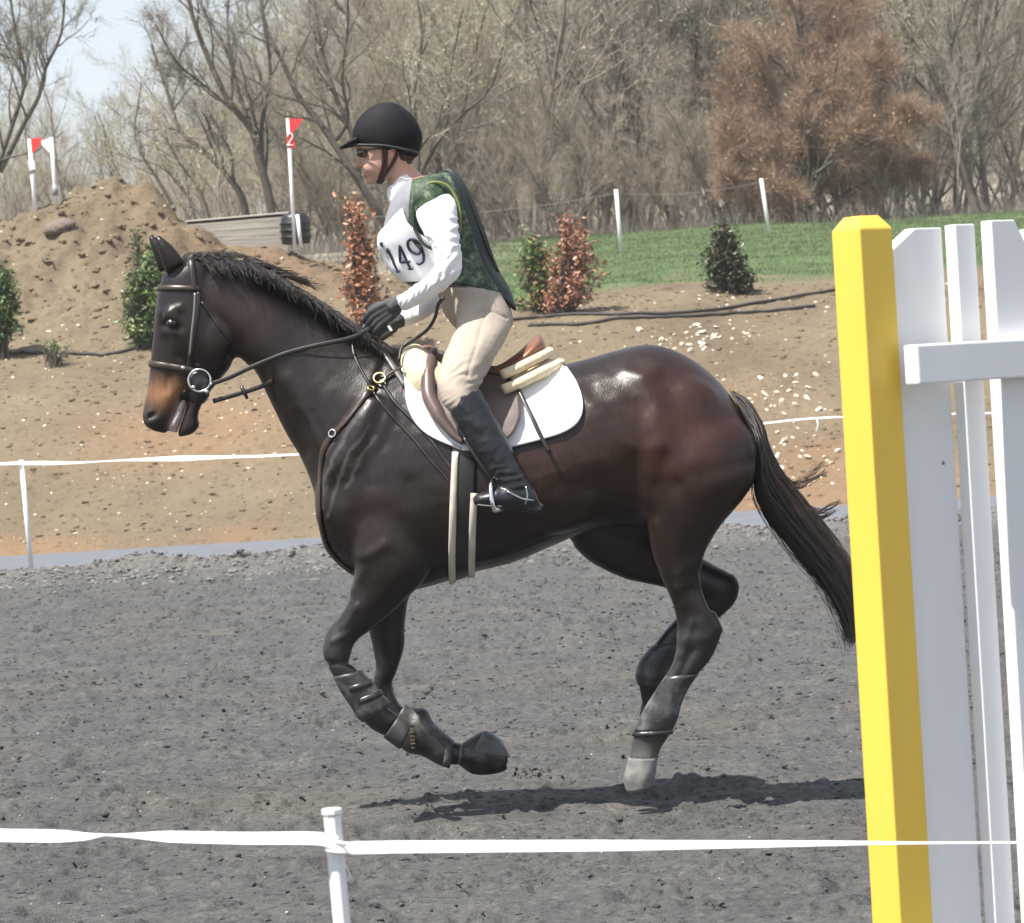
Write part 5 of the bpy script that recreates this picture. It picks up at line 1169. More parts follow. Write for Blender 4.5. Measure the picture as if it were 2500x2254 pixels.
def over_spine(name, px, dys, r_, parent, mat):
    P = [HW(x, y, d) for (x, y), d in zip(px, dys)]; P = P + [np.array([p[0], 2 * YH - p[1], p[2]]) for p in P[::-1]]
    P = catmull(P, 5); b = Bag(); b.tube(P, r_, 12); return add(name, b.mesh(name, mat, True), parent)
over_spine('roll', [(1225, 916), (1262, 900), (1302, 880), (1330, 866), (1340, 860)], [-.225, -.205, -.175, -.13, -.05], .0175, hp, m_fleece)
over_spine('roll', [(1228, 952), (1268, 936), (1312, 914), (1348, 896), (1366, 888)], [-.245, -.225, -.19, -.13, -.05], .0185, hp, m_fleece)

sad = thing('saddle', 'brown leather jumping saddle with a raised tan cantle under the rider', 'saddle', tuple(HW(1170, 900)))
b = Bag(); b.put(*loft([(1034, 842, 1040, 890, .055, 0), (1058, 846, 1064, 905, .085, 0), (1090, 880, 1096, 930, .11, 0), (1150, 905, 1156, 950, .145, 0), (1215, 892, 1225, 930, .165, 0), (1262, 862, 1272, 905, .165, 0), (1295, 832, 1308, 880, .15, 0), (1312, 816, 1330, 862, .11, 0), (1322, 822, 1334, 852, .06, 0)], 5, 28))
add('seat', b.mesh('seat', m_seat, True), sad)
G = coons([(1046, 862), (1090, 893), (1150, 914), (1205, 914), (1256, 918)], [(1132, 1090), (1160, 1098), (1190, 1096), (1226, 1086)], [(1046, 862), (1036, 905), (1040, 982), (1066, 1032), (1104, 1072), (1132, 1090)], [(1256, 925), (1270, 985), (1272, 1030), (1256, 1066), (1226, 1086)], 34, 34)
o, FP, FN = patch('flap', G, .034, .008, sad, m_flap)
for s in (-1, 1):
    P, Nn = on_body([(1056, 868), (1048, 905), (1052, 980), (1078, 1030), (1112, 1070), (1136, 1090)], .042)
    if s > 0: P = P * np.array([1, -1, 1]) + np.array([0, 2 * YH, 0])
    b = Bag(); b.tube(P, np.interp(np.linspace(0, 1, len(P)), [0, .15, .6, 1], [.012, .028, .026, .010]), 10); add('knee_roll', b.mesh('knee_roll', m_flap, True), sad)
P, Nn = on_body([(1166, 938), (1205, 936), (1240, 946), (1264, 965), (1288, 1010), (1312, 1055), (1342, 1108)], .043); P[-5:] -= np.array([0, .0, 0]); b = Bag(); b.put(*ribbon(P, Nn, .014, .002)); add('stirrup_leather', b.mesh('stirrup_leather', m_leab, True), sad)
P, Nn = on_body([(1140, 925), (1190, 905), (1250, 885), (1285, 858)], .085)
for dy_ in (-.395,):
    for ox in (0, 13):
        q = [HW(1132 + ox * .6, 1068, -.385), HW(1156 + ox, 1108, -.405), HW(1184 + ox * .8, 1150, -.412), HW(1203 + ox * .3, 1178, -.400)]; P = catmull(q, 5)
        b = Bag(); b.put(*ribbon(P, np.tile([0, -1.0, 0], (len(P), 1)), .010, .002)); add('stirrup_leather', b.mesh('stirrup_leather', m_leab, True), sad)
top = HW(1205, 1174, -.392); bl = HW(1222, 1243, -.392); ex = np.array([.34, .94, 0]); up = top - bl
irn = [bl + ex * -.058, bl + ex * -.062 + up * .35, bl + ex * -.040 + up * .8, top, bl + ex * .040 + up * .8, bl + ex * .062 + up * .35, bl + ex * .058]
b = Bag(); b.tube(catmull(irn, 6), .0078, 8); b.tube([bl + ex * -.060, bl + ex * .060], .0095, 8); add('stirrup_iron', b.mesh('stirrup_iron', m_steel, True), sad)
far = np.array([0, 2 * YH, 0])
b = Bag(); b.tube(catmull([p * np.array([1, -1, 1]) + far for p in irn], 6), .0062, 8); b.tube([(bl + ex * .06) * np.array([1, -1, 1]) + far, (bl - ex * .06) * np.array([1, -1, 1]) + far], .0085, 8); add('stirrup_iron', b.mesh('stirrup_iron', m_steel, True), sad)
q = [HW(1140, 1070, .352), HW(1190, 1152, .39), HW(1204, 1178, .392)]; P = catmull(q, 5); b = Bag(); b.put(*ribbon(P, np.tile([0, 1.0, 0], (len(P), 1)), .012, .002)); add('stirrup_leather', b.mesh('stirrup_leather', m_leab, True), sad)

girth = thing('girth', 'dark girth with pale edging buckled under the horse\'s belly behind the elbow', 'girth', tuple(HW(1130, 1300)))
ring_strap('girth_band', (1134, 1180), (-.02, 1), -125, 125, .090, girth, m_leab, .004, .006, 60)
ring_strap('edging', (1113, 1180), (-.045, 1), -112, 112, .025, girth, m_cream, .010, .007, 60)
ring_strap('edging', (1161, 1190), (-.055, 1), -88, 88, .025, girth, m_cream, .010, .007, 60)

def leg_boot(label, sec, mat, extra=None, cat='leg boot', name='leg_boot'):
    t = thing(name, label, cat, tuple(HW((sec[0][0] + sec[0][2]) / 2, (sec[0][1] + sec[0][3]) / 2, sec[0][5])))
    b = Bag(); b.put(*loft(sec, 5, 24)); add('shell', b.mesh('shell', mat, True), t); return t
t = leg_boot('dusty black boot on the near foreleg, just below the bent knee', [(812, 1652, 884, 1636, .043, -.175), (832, 1690, 908, 1664, .043, -.175), (856, 1726, 934, 1694, .045, -.175), (872, 1752, 950, 1712, .048, -.174), (884, 1764, 950, 1724, .044, -.174)], m_boot)
for (x0, y0), (x1, y1) in (((838, 1686), (905, 1664)), ((858, 1718), (928, 1690))):
    b = Bag(); v, f = loft([(x0 - 3, y0 - 6, x1 + 3, y1 - 7, .0465, -.175), (x0 + 2, y0 + 8, x1 + 8, y1 + 7, .047, -.175)], 2, 24); b.put(v, f); add('boot_strap', b.mesh('boot_strap', m_rub, True), t)
t = leg_boot('black boot with a row of brass studs on the far foreleg', [(952, 1775, 990, 1718, .038, .16), (968, 1812, 1012, 1728, .046, .155), (995, 1838, 1040, 1732, .052, .15), (1030, 1846, 1058, 1762, .048, .15), (1075, 1870, 1086, 1790, .044, .15), (1098, 1874, 1108, 1808, .040, .15)], m_boot)
for i in range(8):
    a = HW(1001 + 1.2 * i, 1760 + i * 9.3, (.15 - .058 * math.cos((i - 3.5) / 3.6) - .004)); b = Bag(); b.box(a, (.016, .006, .0035)); add('stud', b.mesh('stud', m_brass), t)
b = Bag(); b.put(*loft([(1080, 1872, 1092, 1800, .047, .15), (1098, 1877, 1110, 1806, .044, .15)], 2, 24)); add('boot_rim', b.mesh('boot_rim', m_bootg, True), t)
b_ = thing('bell_boot', 'shiny black rubber bell boot round the lifted far fore hoof', 'bell boot', tuple(HW(1180, 1840, .15)))
b = Bag(); b.put(*loft([(1114, 1864, 1118, 1822, .034, .15), (1126, 1872, 1132, 1812, .040, .15), (1152, 1890, 1155, 1798, .050, .15), (1188, 1892, 1186, 1784, .058, .15), (1220, 1887, 1218, 1802, .056, .15), (1238, 1878, 1232, 1820, .050, .15), (1234, 1870, 1228, 1828, .042, .15)], 2, 20, True, 1.45)); add('cuff', b.mesh('cuff', m_rub, True), b_)
m_facet_band = noisy('lit_facet_band_grey', [(0.3, (0.055, 0.057, 0.062)), (0.7, (0.125, 0.127, 0.132))], 22, 0.4, 0.4, 0.006, 40)  # lighter grey for the boot's painted sunlit facet and its cuff band
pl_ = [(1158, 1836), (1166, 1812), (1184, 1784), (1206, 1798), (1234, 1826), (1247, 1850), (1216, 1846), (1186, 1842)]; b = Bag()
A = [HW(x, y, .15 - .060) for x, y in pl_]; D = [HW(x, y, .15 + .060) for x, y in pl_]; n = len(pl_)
b.put(np.vstack([A, D]), [tuple(range(n))[::-1], tuple(range(n, 2 * n))] + [(i, (i + 1) % n, n + (i + 1) % n, n + i) for i in range(n)]); add('flap', b.mesh('flap', m_facet_band, False, .006), b_)  # added slab: the boot's sunlit upper facet, painted as lighter grey
b = Bag(); b.put(*loft([(1118, 1866, 1122, 1820, .040, .15), (1126, 1870, 1131, 1815, .043, .15)], 2, 24)); add('cuff_band', b.mesh('cuff_band', m_facet_band, True), b_)
leg_boot('dark shiny boot on the near hind leg below the hock', [(1624, 1650, 1707, 1645, .037, -.17), (1598, 1690, 1683, 1679, .0365, -.17), (1576, 1724, 1665, 1717, .039, -.17), (1559, 1758, 1655, 1755, .043, -.17), (1547, 1784, 1642, 1782, .042, -.17)], m_bootg)
hb = thing('fetlock_strap', 'thin dark strap round the near hind fetlock under the shiny boot', 'strap', tuple(HW(1597, 1790, -.17)))
b = Bag(); b.put(*loft([(1544, 1786, 1646, 1780, .047, -.17), (1541, 1797, 1643, 1792, .047, -.17)], 2, 24)); add('band', b.mesh('band', m_rub, True), hb)
leg_boot('black boot on the tucked up far hind leg', [(1590, 1576, 1696, 1562, .042, .17), (1562, 1612, 1660, 1608, .044, .17), (1551, 1646, 1638, 1654, .046, .17), (1556, 1672, 1632, 1684, .042, .17)], m_rub)
# ------------------------------------------------------------------ the rider
m_skin = noisy('skin', [(0.3, (0.50, 0.29, 0.215)), (0.7, (0.60, 0.37, 0.28))], 9, 0.5, spec=0.4)
BS(m_skin).inputs['Subsurface Weight'].default_value = 0.08; BS(m_skin).inputs['Subsurface Radius'].default_value = (0.012, 0.005, 0.003)
m_shirt = noisy('white_shirt', [(0.3, (0.80, 0.80, 0.815)), (0.7, (0.86, 0.86, 0.875))], 12, 0.85, 0.25, 0.004, 45, spec=0.2)
m_breech = noisy('beige_breeches', [(0.3, (0.36, 0.305, 0.25)), (0.7, (0.425, 0.365, 0.305))], 10, 0.85, 0.2, 0.003, 60, spec=0.2)
m_rboot = noisy('black_boot_leather', [(0.3, (0.009, 0.010, 0.0125)), (0.7, (0.018, 0.0195, 0.024))], 10, 0.36, 0.25, 0.003, 40, spec=0.5)
m_glove = noisy('dark_glove', [(0.3, (0.030, 0.031, 0.034)), (0.7, (0.050, 0.051, 0.055))], 40, 0.65, 0.3, 0.002, 120)
m_velvet = noisy('black_velvet', [(0.3, (0.006, 0.005, 0.007)), (0.7, (0.010, 0.009, 0.012))], 30, 0.75, 0.2, 0.001, 200, spec=0.25)
m_vg = material('green_vest', (0.05, 0.09, 0.05), 0.6)
gc = ramp(m_vg, noise(m_vg, 30, 6, 0.75), [(0.38, (0.012, 0.026, 0.015)), (0.48, (0.032, 0.062, 0.034)), (0.56, (0.075, 0.115, 0.060)), (0.66, (0.24, 0.29, 0.21))])
L(m_vg, gc, BS(m_vg).inputs['Base Color']); bump(m_vg, noise(m_vg, 40, 3), 0.5, 0.004)
m_vgrey = noisy('grey_vest_front', [(0.3, (0.20, 0.205, 0.23)), (0.7, (0.27, 0.275, 0.30))], 20, 0.7); m_vback = noisy('black_vest_back', [(0.3, (0.010, 0.014, 0.013)), (0.7, (0.026, 0.036, 0.030))], 20, 0.6)
m_pipe = material('lime_piping', (0.15, 0.175, 0.045), 0.6); m_navy = material('navy_print', (0.012, 0.016, 0.045), 0.7)
m_hairb = noisy('dark_brown_hair', [(0.3, (0.012, 0.008, 0.007)), (0.7, (0.030, 0.020, 0.015))], 30, 0.5)
m_maroon = noisy('maroon_harness', [(0.3, (0.030, 0.010, 0.012)), (0.7, (0.050, 0.018, 0.020))], 30, 0.5)
m_lens = material('brown_lens', (0.03, 0.016, 0.008), 0.08, spec=0.7, coat=0.5)
person = thing('person', 'rider in black helmet, white shirt, green vest, beige breeches, leaning forward on the dark horse', 'person', tuple(HW(1180, 760)))

def mirror_sec(S, dx=0, dyp=0): return [(a + dx, b + dyp, c + dx, d + dyp, w, -dy) for a, b, c, d, w, dy in S]
def grow(S, k, kw): return [(( a + c) / 2 + (a - c) / 2 * k, (b + d) / 2 + (b - d) / 2 * k, (a + c) / 2 - (a - c) / 2 * k, (b + d) / 2 - (b - d) / 2 * k, w * kw, dy) for a, b, c, d, w, dy in S]
TORSO = [(988, 442, 1070, 426, .085, 0), (968, 470, 1108, 426, .178, 0), (952, 506, 1134, 462, .206, 0), (940, 550, 1154, 508, .196, 0), (934, 594, 1174, 556, .178, 0), (950, 632, 1192, 612, .160, 0), (968, 668, 1214, 664, .150, 0), (1003, 698, 1238, 706, .148, 0), (1048, 722, 1256, 758, .132, 0)]
ARM = [(1030, 492, 1092, 470, .040, -.150), (1016, 520, 1112, 494, .064, -.195), (1022, 548, 1117, 530, .066, -.225), (1044, 590, 1122, 582, .058, -.245), (1062, 628, 1127, 628, .053, -.255), (1060, 655, 1122, 672, .050, -.258), (1034, 680, 1078, 712, .046, -.235), (1004, 702, 1036, 738, .042, -.19), (978, 718, 998, 756, .038, -.145), (966, 724, 980, 758, .034, -.12)]
THIGH = [(1085, 700, 1222, 715, .105, -.085), (1106, 745, 1250, 775, .108, -.115), (1116, 790, 1240, 818, .10, -.18), (1098, 836, 1216, 862, .092, -.245), (1078, 885, 1188, 912, .082, -.295), (1067, 932, 1168, 950, .070, -.33), (1080, 982, 1162, 966, .064, -.35), (1108, 1018, 1178, 988, .058, -.36)]
CALF = [(1103, 976, 1173, 949, .068, -.352), (1101, 1014, 1199, 996, .067, -.362), (1132, 1066, 1222, 1040, .062, -.372), (1152, 1100, 1244, 1082, .056, -.380), (1178, 1138, 1262, 1122, .048, -.386), (1206, 1174, 1282, 1158, .044, -.390), (1225, 1200, 1300, 1185, .043, -.390)]
FOOT = [(1300, 1188, 1324, 1242, .030, -.388), (1286, 1176, 1306, 1250, .038, -.389), (1256, 1176, 1268, 1248, .042, -.391), (1222, 1186, 1230, 1244, .046, -.394), (1192, 1197, 1197, 1240, .046, -.396), (1167, 1206, 1171, 1237, .036, -.396), (1155, 1215, 1158, 1232, .018, -.395)]
HEADS = [(880, 300, 1000, 300, .062, 0), (870, 335, 1012, 332, .074, 0), (870, 360, 1010, 362, .076, 0), (876, 376, 1006, 382, .073, 0), (882, 398, 990, 400, .066, 0), (888, 418, 972, 414, .058, 0), (896, 434, 962, 426, .048, 0), (906, 447, 950, 436, .034, 0)]
NECK = [(935, 395, 1006, 375, .052, 0), (944, 430, 1008, 402, .050, 0), (955, 458, 1030, 426, .055, 0), (970, 490, 1060, 440, .085, 0)]
FACE = [ball(874, 404, 0, 9, 8, .013), ball(878, 394, 0, 7, 16, .010, -.25), ball(889, 424, 0, 7, 4, .018), ball(892, 431, 0, 6, 4, .017), ball(906, 441, 0, 13, 10, .022), ball(890, 366, 0, 22, 9, .055), ball(912, 406, -.042, 26, 22, .022), ball(912, 406, .042, 26, 22, .022), ball(955, 372, -.071, 9, 15, .010, .2), ball(955, 372, .071, 9, 15, .010, .2)]
# body: one continuous figure under the clothes
far_dx, far_dy = -2, 42
P_ = [loft(HEADS, 5, 24), loft(NECK, 4, 20)] + FACE + [loft(grow(TORSO[:7], .84, .82) + grow(TORSO[7:8], .7, .7), 5, 28), loft(grow(ARM, .80, .80), 5, 18), loft(grow(mirror_sec(ARM[:5]) + mirror_sec(ARM[5:], far_dx, far_dy), .80, .80), 5, 18),
      loft([(1062, 660, 1190, 668, .09, 0), (1090, 708, 1222, 718, .125, 0), (1100, 755, 1238, 775, .14, 0)], 5, 24), loft(grow(THIGH, .90, .9), 5, 20), loft(grow(mirror_sec(THIGH), .90, .9), 5, 20), loft(grow(CALF, .82, .8), 4, 18), loft(grow(mirror_sec(CALF), .82, .8), 4, 18), loft(grow(FOOT, .8, .8), 4, 16), loft(grow(mirror_sec(FOOT), .8, .8), 4, 16)]
body_me = remesh('rider_body', P_, .0052, 2); body_me.materials.append(m_skin); body_o = add('body', body_me, person)
bvh_body = BVHTree.FromPolygons([tuple(v) for v in get_co(body_me)], [tuple(p.vertices) for p in body_me.polygons])
# sunglasses, brows, lips
sg = None
for s in (-1, 1):
    v, f = ball(884, 373, s * .050, 15, 12, .020, -.1); b = Bag(); b.put(v, f); add('sunglass_lens', b.mesh('sunglass_lens', m_lens, True), person)
    b = Bag(); b.tube([HW(890, 366, s * .070), HW(925, 362, s * .080), HW(955, 364, s * .082)], .0028, 6); add('sunglass_arm', b.mesh('sunglass_arm', m_black, True), person)
b = Bag(); b.tube(catmull([HW(888, 428, -.030), HW(884, 427.5, -.014), HW(883, 427, 0), HW(884, 427.5, .014), HW(888, 428, .030)], 4), .0026, 6); add('lips', b.mesh('lips', material('lip', (0.42, 0.17, 0.14), 0.4), True), person)
v, f = ball(984, 372, 0, 32, 32, .068); b = Bag(); b.put(v, f); v, f = ball(992, 398, 0, 15, 16, .040); b.put(v, f); add('hair', b.mesh('hair', m_hairb, True), person)

# helmet
hel = add('helmet', None, person) if False else None
v, f = loft([(872, 352, 1012, 376, .080, 0), (866, 350, 1022, 374, .094, 0), (860, 334, 1031, 346, .101, 0), (864, 310, 1027, 316, .100, 0), (880, 283, 1009, 284, .087, 0), (905, 262, 984, 262, .060, 0), (926, 253, 965, 252, .032, 0), (940, 250, 952, 250, .008, 0)], 5, 40)
b = Bag(); b.put(v, f); helmet = add('helmet', b.mesh('helmet', m_velvet, True), person)
b = Bag(); v, f = loft([(872, 334, 876, 356, .086, 0), (858, 341, 862, 358, .076, 0), (845, 350, 848, 361, .058, 0), (834, 357, 836, 364, .034, 0), (829, 361, 830, 365, .010, 0)], 5, 28); b.put(v, f); add('visor', b.mesh('visor', m_velvet, True), helmet)
v, f = ball(985, 366, 0, 38, 24, .083, .25); b = Bag(); b.put(v, f); add('helmet_back', b.mesh('helmet_back', m_velvet, True), helmet)
b = Bag(); b.tube(catmull([HW(862, 352, -.03), HW(880, 354, -.083), HW(940, 356, -.1), HW(1000, 368, -.083), HW(1022, 374, 0), HW(1000, 368, .083), HW(940, 356, .1), HW(880, 354, .083), HW(862, 352, .03)], 5), .005, 6); add('helmet_rim', b.mesh('helmet_rim', m_vback, True), helmet)
def face_strap(name, px, wd, mat):
    P, Nn = on_body(px, .004, bvh_body, 4); b = Bag(); b.put(*ribbon(P, Nn, wd, .003)); add(name, b.mesh(name, mat, True), helmet)
    mv = np.array([1, -1, 1]); b = Bag(); b.put(*ribbon(P * mv + np.array([0, 2 * YH, 0]), Nn * mv, wd, .003)); add(name, b.mesh(name, mat, True), helmet)
face_strap('chin_strap', [(938, 352), (940, 380), (938, 408), (930, 432), (922, 446)], .020, m_maroon)
face_strap('chin_strap', [(972, 366), (962, 392), (946, 416), (932, 436)], .014, m_maroon)
v, f = ball(928, 440, 0, 12, 10, .040, -.5); b = Bag(); b.put(v, f); add('chin_cup', b.mesh('chin_cup', m_maroon, True), helmet)

# shirt
SH = [loft(grow(TORSO[1:8], .93, .93), 5, 30), loft(ARM, 6, 22), loft(mirror_sec(ARM[:5]) + mirror_sec(ARM[5:], far_dx, far_dy), 6, 22), loft([(946, 462, 1004, 416, .058, 0), (944, 478, 1022, 426, .064, 0), (952, 500, 1050, 438, .082, 0), (968, 520, 1080, 450, .10, 0)], 5, 26)]
sh = remesh('shirt', SH, .0056, 2); V = get_co(sh); NO = get_no(sh); px, py = proj(V)
def wave(line, w, per, amp, ang):
    d = seg_dist(px, py, line); c, s = math.cos(ang), math.sin(ang)
    return amp * np.exp(-(d / w) ** 2) * np.sin((px * c + py * s) * 6.283 / per + 6 * fbm(px / 34, py / 34, 1, 2, 8))
H = wave([(1095, 640), (1070, 690)], 34, 19, .0030, .5) + wave([(1030, 700), (980, 735)], 20, 11, .0020, .35) + wave([(1112, 545), (1118, 600)], 18, 23, .003, 1.3) + wave([(1035, 560), (1060, 620)], 20, 24, .0026, 2.4) + wave([(955, 480), (1000, 435)], 26, 16, .0012, 2.6) + .005 * fbm(px / 24, py / 24, 1, 3, 4)
V = V + NO * H[:, None]; put_co(sh, V); sh.materials.append(m_shirt); add('shirt', sh, person)

# vest, number bib
ST = catmull(np.array(TORSO, float), 12); nT = len(TORSO) - 1
def torso_pt(t, th, off=0.0):
    """Point on the torso's outside: t counts the TORSO rows, th is the angle from the chest, towards the camera positive."""
    q = np.clip(t * 12, 0, len(ST) - 1.001); i = int(q); s = ST[i] + (ST[i + 1] - ST[i]) * (q - i)
    A, B = HW(s[0], s[1]), HW(s[2], s[3]); C = (A + B) / 2; e = (A - B) / 2; l = np.linalg.norm(e)
    c, sn = math.cos(th), math.sin(th); d = C + e * c * (1 + off / l) + np.array([0, -1.0, 0]) * sn * (s[4] + off)
    return d
nth, nr = 72, 44; V_, MI = [], []
for i in range(nr + 1):
    for j in range(nth):
        th = 2 * math.pi * j / nth; c = math.cos(th); tm = 6.95 + (1.0 * max(0, -c) ** 2.2 if c < 0 else .1 * c)
        t = .25 + (tm - .25) * i / nr; back = max(0, -c - .55)
        V_.append(torso_pt(t, th, .004 + .006 * min(1, back * 3)))
F_ = [(i * nth + j, i * nth + (j + 1) % nth, (i + 1) * nth + (j + 1) % nth, (i + 1) * nth + j) for i in range(nr) for j in range(nth)]
b = Bag(); b.put(V_, F_); vm = b.mesh('vest', m_vg, True); vm.materials.append(m_vgrey); vm.materials.append(m_vback)
for p, f in zip(vm.polygons, F_):
    c = math.cos(2 * math.pi * ((f[0] % nth) + .5) / nth); i = f[0] // nth
    p.material_index = 1 if (c > .42 and i < 30) else (2 if c < -.78 else 0)
vest = add('vest', vm, person); so = vest.modifiers.new('s', 'SOLIDIFY'); so.thickness = .010; so.offset = 1
for s in (-1, 1):
    E = [(1012, 560), (1008, 520), (1016, 478), (1050, 447), (1090, 452), (1116, 488), (1124, 535), (1116, 580), (1075, 610), (1035, 596), (1012, 560)]
    D = [-.200, -.198, -.196, -.194, -.194, -.198, -.205, -.212, -.218, -.215, -.200]
    b = Bag(); P = catmull([HW(x, y, -s * d) for (x, y), d in zip(E, D)], 4); b.tube(P[8:29], .0052, 8); add('armhole_piping', b.mesh('armhole_piping', m_pipe, True), vest); b = Bag(); b.tube(np.vstack([P[28:-1], P[:9]]), .0052, 8); add('armhole_edge', b.mesh('armhole_edge', m_vback, True), vest)
b = Bag(); P = catmull([HW(1000, 512, -.130), HW(990, 545, -.150), HW(1006, 580, -.172), HW(1030, 610, -.185)], 6); b.tube(P, .007, 8); add('strap_edge', b.mesh('strap_edge', m_vback, True), vest)
b = Bag(); P = catmull([HW(1078, 424, -.03), HW(1100, 420, -.05), HW(1128, 452, -.07), HW(1152, 500, -.07), HW(1172, 550, -.07), HW(1194, 612, -.06), HW(1216, 664, -.05)], 5); b.tube(P, np.interp(np.linspace(0, 1, len(P)), [0, .12, .8, 1], [.006, .012, .009, .004]), 8); add('back_panel', b.mesh('back_panel', m_vback, True), vest)
def bib_uv(s, v, off):
    tt = 3.72 - 1.30 * abs(s); t = tt + (6.72 - tt) * v; thm = rad(np.interp(t, [2.3, 3.3, 4.65, 5.2, 6.7], [56, 66, 92, 96, 80])); return torso_pt(t, s * thm, off)
nu, nv = 40, 30; V_ = []
for k, off in enumerate((.016, .011)):
    for i in range(nv + 1):
        for j in range(nu + 1):
            s, v = -1 + 2 * j / nu, i / nv
            V_.append(bib_uv(s, v, off + .0035 * math.sin(9 * s + 5 * v) * (1 - v * .5) + .004 * float(fbm(np.array([s * 3.]), np.array([v * 3.]), 1, 2, 5)[0])))
m = (nu + 1) * (nv + 1); g = lambda i, j: i * (nu + 1) + j
F_ = [(g(i, j), g(i, j + 1), g(i + 1, j + 1), g(i + 1, j)) for i in range(nv) for j in range(nu)]; F_ += [tuple(m + q for q in f)[::-1] for f in F_]
rim = [g(0, j) for j in range(nu + 1)] + [g(i, nu) for i in range(1, nv + 1)] + [g(nv, j) for j in range(nu - 1, -1, -1)] + [g(i, 0) for i in range(nv - 1, 0, -1)]
F_ += [(rim[k], rim[k] + m, rim[(k + 1) % len(rim)] + m, rim[(k + 1) % len(rim)]) for k in range(len(rim))]
b = Bag(); b.put(V_, F_); bib = add('number_bib', b.mesh('number_bib', m_shirt, True), person)
DIG = {'1': [[(.30, .18), (.52, .02), (.52, .5), (.52, .97)], [(.28, .98), (.76, .98)]], '4': [[(.72, .98), (.72, .5), (.72, .02)], [(.72, .02), (.40, .36), (.10, .68)], [(.10, .68), (.5, .68), (.98, .68)], [(.54, .98), (.92, .98)]],
       '9': [[(.86, .32), (.74, .52), (.48, .58), (.20, .46), (.14, .28), (.26, .08), (.52, .02), (.78, .12), (.88, .34), (.84, .62), (.66, .88), (.34, .98), (.22, .92)]]}
def digit(ch, thc, t0, t1, wth):
    b = Bag()
    for st in DIG[ch]:
        q = catmull(np.array(st, float), 5); P = np.array([torso_pt(t0 + (t1 - t0) * y, rad(thc + wth * (x - .5)), .0205) for x, y in q])
        wide = .0044 if not (ch == '4' and st[0][1] == .98 and st[1][1] == .98) else .0035
        b.tube(P, np.interp(np.linspace(0, 1, len(P)), [0, .15, .5, .85, 1], [wide * .8, wide, wide * 1.15, wide, wide * .6]), 6)
    add('numeral', b.mesh('numeral', m_navy, True), bib)
digit('1', 33, 4.45, 5.95, 13); digit('4', 50, 4.35, 5.85, 16); digit('9', 69, 4.15, 5.6, 18)
b = Bag(); P = [torso_pt(4.0 + .32 * y, rad(24 + 7 * x), .021) for x, y in ((-.5, 0), (.5, 0), (.5, .55), (0, 1), (-.5, .55))]; nrm = np.cross(P[1] - P[0], P[2] - P[0]); nrm /= np.linalg.norm(nrm)
b.put(np.vstack([P, np.array(P) + nrm * .002]), [(0, 1, 2, 3, 4), (9, 8, 7, 6, 5)] + [(i, (i + 1) % 5, 5 + (i + 1) % 5, 5 + i) for i in range(5)]); add('emblem', b.mesh('emblem', m_navy), bib)

# breeches and boots
BR = [loft([(1050, 668, 1196, 668, .110, 0), (1062, 698, 1218, 696, .140, 0), (1072, 728, 1240, 735, .160, 0), (1085, 765, 1254, 785, .165, 0), (1110, 800, 1236, 815, .12, 0)], 5, 28), loft(THIGH, 6, 24), loft(mirror_sec(THIGH), 6, 24)]
br = remesh('breeches', BR, .0062, 3); V = get_co(br); NO = get_no(br); px, py = proj(V)
H = wave([(1150, 770), (1245, 790)], 14, 60, .0, 0) + wave([(1120, 900), (1170, 930)], 30, 19, .0022, 1.2) + wave([(1085, 975), (1120, 1000)], 22, 12, .0016, .9) + .003 * fbm(px / 30, py / 30, 1, 3, 14) - .004 * np.exp(-(seg_dist(px, py, [(1160, 764), (1200, 760), (1238, 776)]) / 3.5) ** 2) - .0035 * np.exp(-(seg_dist(px, py, [(1196, 720), (1170, 820), (1140, 920)]) / 4) ** 2)
V = V + NO * H[:, None]; put_co(br, V); br.materials.append(m_breech); add('breeches', br, person)
for s in (-1, 1):
    c_, f_ = (CALF, FOOT) if s < 0 else (mirror_sec(CALF), mirror_sec(FOOT))
    bt = remesh('tall_boot', [loft(c_, 6, 24), loft(f_, 5, 20), loft([(1286, 1228, 1290, 1252, .032, s * .389), (1322, 1232, 1323, 1253, .026, s * .389)], 3, 16, power=4)], .005, 2); V = get_co(bt); NO = get_no(bt); px, py = proj(V)
    H = wave([(1200, 1150), (1270, 1170)], 20, 17, .0018, 1.4) + .0045 * fbm(px / 26, py / 26, 1, 3, 24); V = V + NO * H[:, None]; put_co(bt, V); bt.materials.append(m_rboot)
    bo = add('tall_boot', bt, person)
    b = Bag(); v, f = loft([(1225, 1232, 1226, 1240, .047, s * .394), (1195, 1231, 1196, 1238, .047, s * .396), (1166, 1229, 1167, 1235, .034, s * .396)], 4, 16); b.put(v, f); add('sole', b.mesh('sole', noisy('boot_sole', [(0.3, (0.12, 0.115, 0.11)), (0.7, (0.2, 0.195, 0.19))], 20, 0.7), True), bo)
    P = catmull([HW(1238, 1200, s * .436), HW(1275, 1218, s * .434), HW(1300, 1222, s * .422), HW(1326, 1236, s * .395)], 5); b = Bag(); b.tube(P, .004, 6); P = catmull([HW(1284, 1188, s * .428), HW(1288, 1212, s * .430), HW(1282, 1232, s * .428)], 5); b.tube(P, .003, 6); add('spur_strap', b.mesh('spur_strap', material('spur_steel', (.40, .42, .46), .3, metal=.8), True), bo)

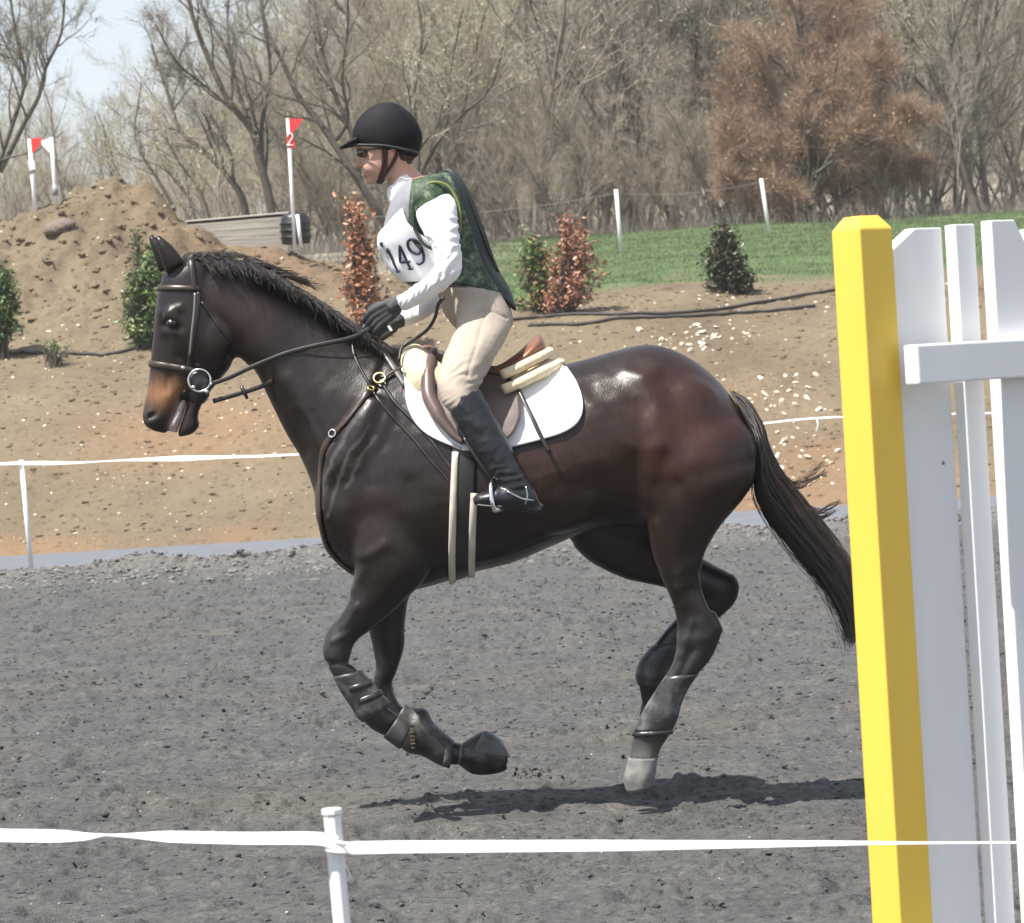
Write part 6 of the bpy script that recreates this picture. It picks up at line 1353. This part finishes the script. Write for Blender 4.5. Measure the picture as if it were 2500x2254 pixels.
# gloved hands closed on the reins
def hand(wr, kn, dyw, dyk, s):
    """wrist and knuckle-row centres in pixels; s = -1 near hand, +1 far hand. Thumb on top, fingers curled inward round the rein."""
    Wp, K = np.array(HW(*wr, dyw)), np.array(HW(*kn, dyk)); fw = unit(K - Wp); inn = np.array([0, -float(s), 0]); dn = unit(np.cross(fw, inn) * s); dn = dn if dn[2] < 0 else -dn
    pieces = []
    def chain(pts, r_):
        pts = catmull(pts, 4); rr_ = np.interp(np.linspace(0, 1, len(pts)), np.linspace(0, 1, len(r_)), r_); v, f = tube(pts, rr_, 12); m = len(pts)
        v = np.vstack([v, pts[0] - unit(pts[1] - pts[0]) * rr_[0] * .6, pts[-1] + unit(pts[-1] - pts[-2]) * rr_[-1] * .8]); a, c = len(v) - 2, len(v) - 1
        f = [tuple(q) for q in f] + [(a, (j + 1) % 12, j) for j in range(12)] + [(c, (m - 1) * 12 + j, (m - 1) * 12 + (j + 1) % 12) for j in range(12)]
        v0 = v[f[20][0]]; nn = np.cross(v[f[20][1]] - v0, v[f[20][2]] - v0); f = f if np.dot(nn, v0 - v[12:24].mean(0)) > 0 else [q[::-1] for q in f]
        pieces.append((v, f))
    for k, u in enumerate((-.030, -.010, .010, .029)):
        chain([Wp + dn * u * .55, Wp + (K - Wp) * .5 + dn * u * .85, K + dn * u], [.017, .0155, .0125])
    ln = [.040, .045, .041, .033]
    for k, u in enumerate((-.030, -.010, .010, .029)):
        l = ln[k]; p0 = K + dn * u - fw * .012; p1 = K + dn * (u + .004) + fw * .010; p2 = p1 + (fw * .72 + dn * .35) * l * .72 + inn * l * .35; p3 = p2 + inn * l * .62 - fw * l * .05 + dn * .004; p4 = p3 + inn * l * .12 - fw * l * .55
        chain([p0, p1, p2, p3, p4], [.0115, .0115, .0105, .0098, .0085])
    t0 = Wp + (K - Wp) * .25 - dn * .020 + inn * .012
    chain([t0, t0 + fw * .030 - dn * .016 + inn * .006, t0 + fw * .060 - dn * .018 + inn * .012, t0 + fw * .082 - dn * .008 + inn * .016], [.0135, .0125, .011, .0088])
    chain([Wp - fw * .035, Wp - fw * .005, Wp + fw * .02], [.029, .027, .026])
    g_ = remesh('glove', pieces, .0036, 1); g_.materials.append(m_glove); return add('glove', g_, person)
hand((966, 746), (914, 780), -.118, -.098, -1); hand((958, 790), (908, 815), .112, .09, 1)
b = Bag(); b.put(*ribbon(catmull([HW(948, 795, -.112), HW(956, 808, -.112)], 4), np.tile([0, -1.0, 0], (5, 1)), .010, .002)); 
cuff = add('cuff_tab', b.mesh('cuff_tab', m_shirt), person)
# cord from the vest to the saddle
ln = thing('lanyard', 'black cord hanging from the rider\'s vest to the front of the saddle', 'cord', tuple(HW(1060, 780)))
b = Bag(); b.tube(catmull([HW(1084, 726, -.165), HW(1070, 744, -.175), HW(1062, 775, -.17), HW(1046, 802, -.14), HW(1020, 824, -.11), HW(994, 838, -.10), HW(980, 852, -.11), HW(974, 880, -.14)], 6), .006, 8); add('cord', b.mesh('cord', m_leab, True), ln)
# dirt thrown up by the hooves
n = 60; q = np.array([[1255 + 90 * RS.rand() ** 1.2, 1874 + 26 * RS.rand()] for _ in range(n)]); P = np.array([HW(x, y, .1 + .15 * RS.randn()) for x, y in q])
add('flying_dirt', rocks('flying_dirt', P, .002 + .006 * RS.rand(n) ** 2, noisy('red_dirt', [(0.3, (0.09, 0.045, 0.03)), (0.7, (0.16, 0.08, 0.05))], 9, 0.9), 21), kind='stuff', label='specks of reddish dirt thrown up behind the front hooves')
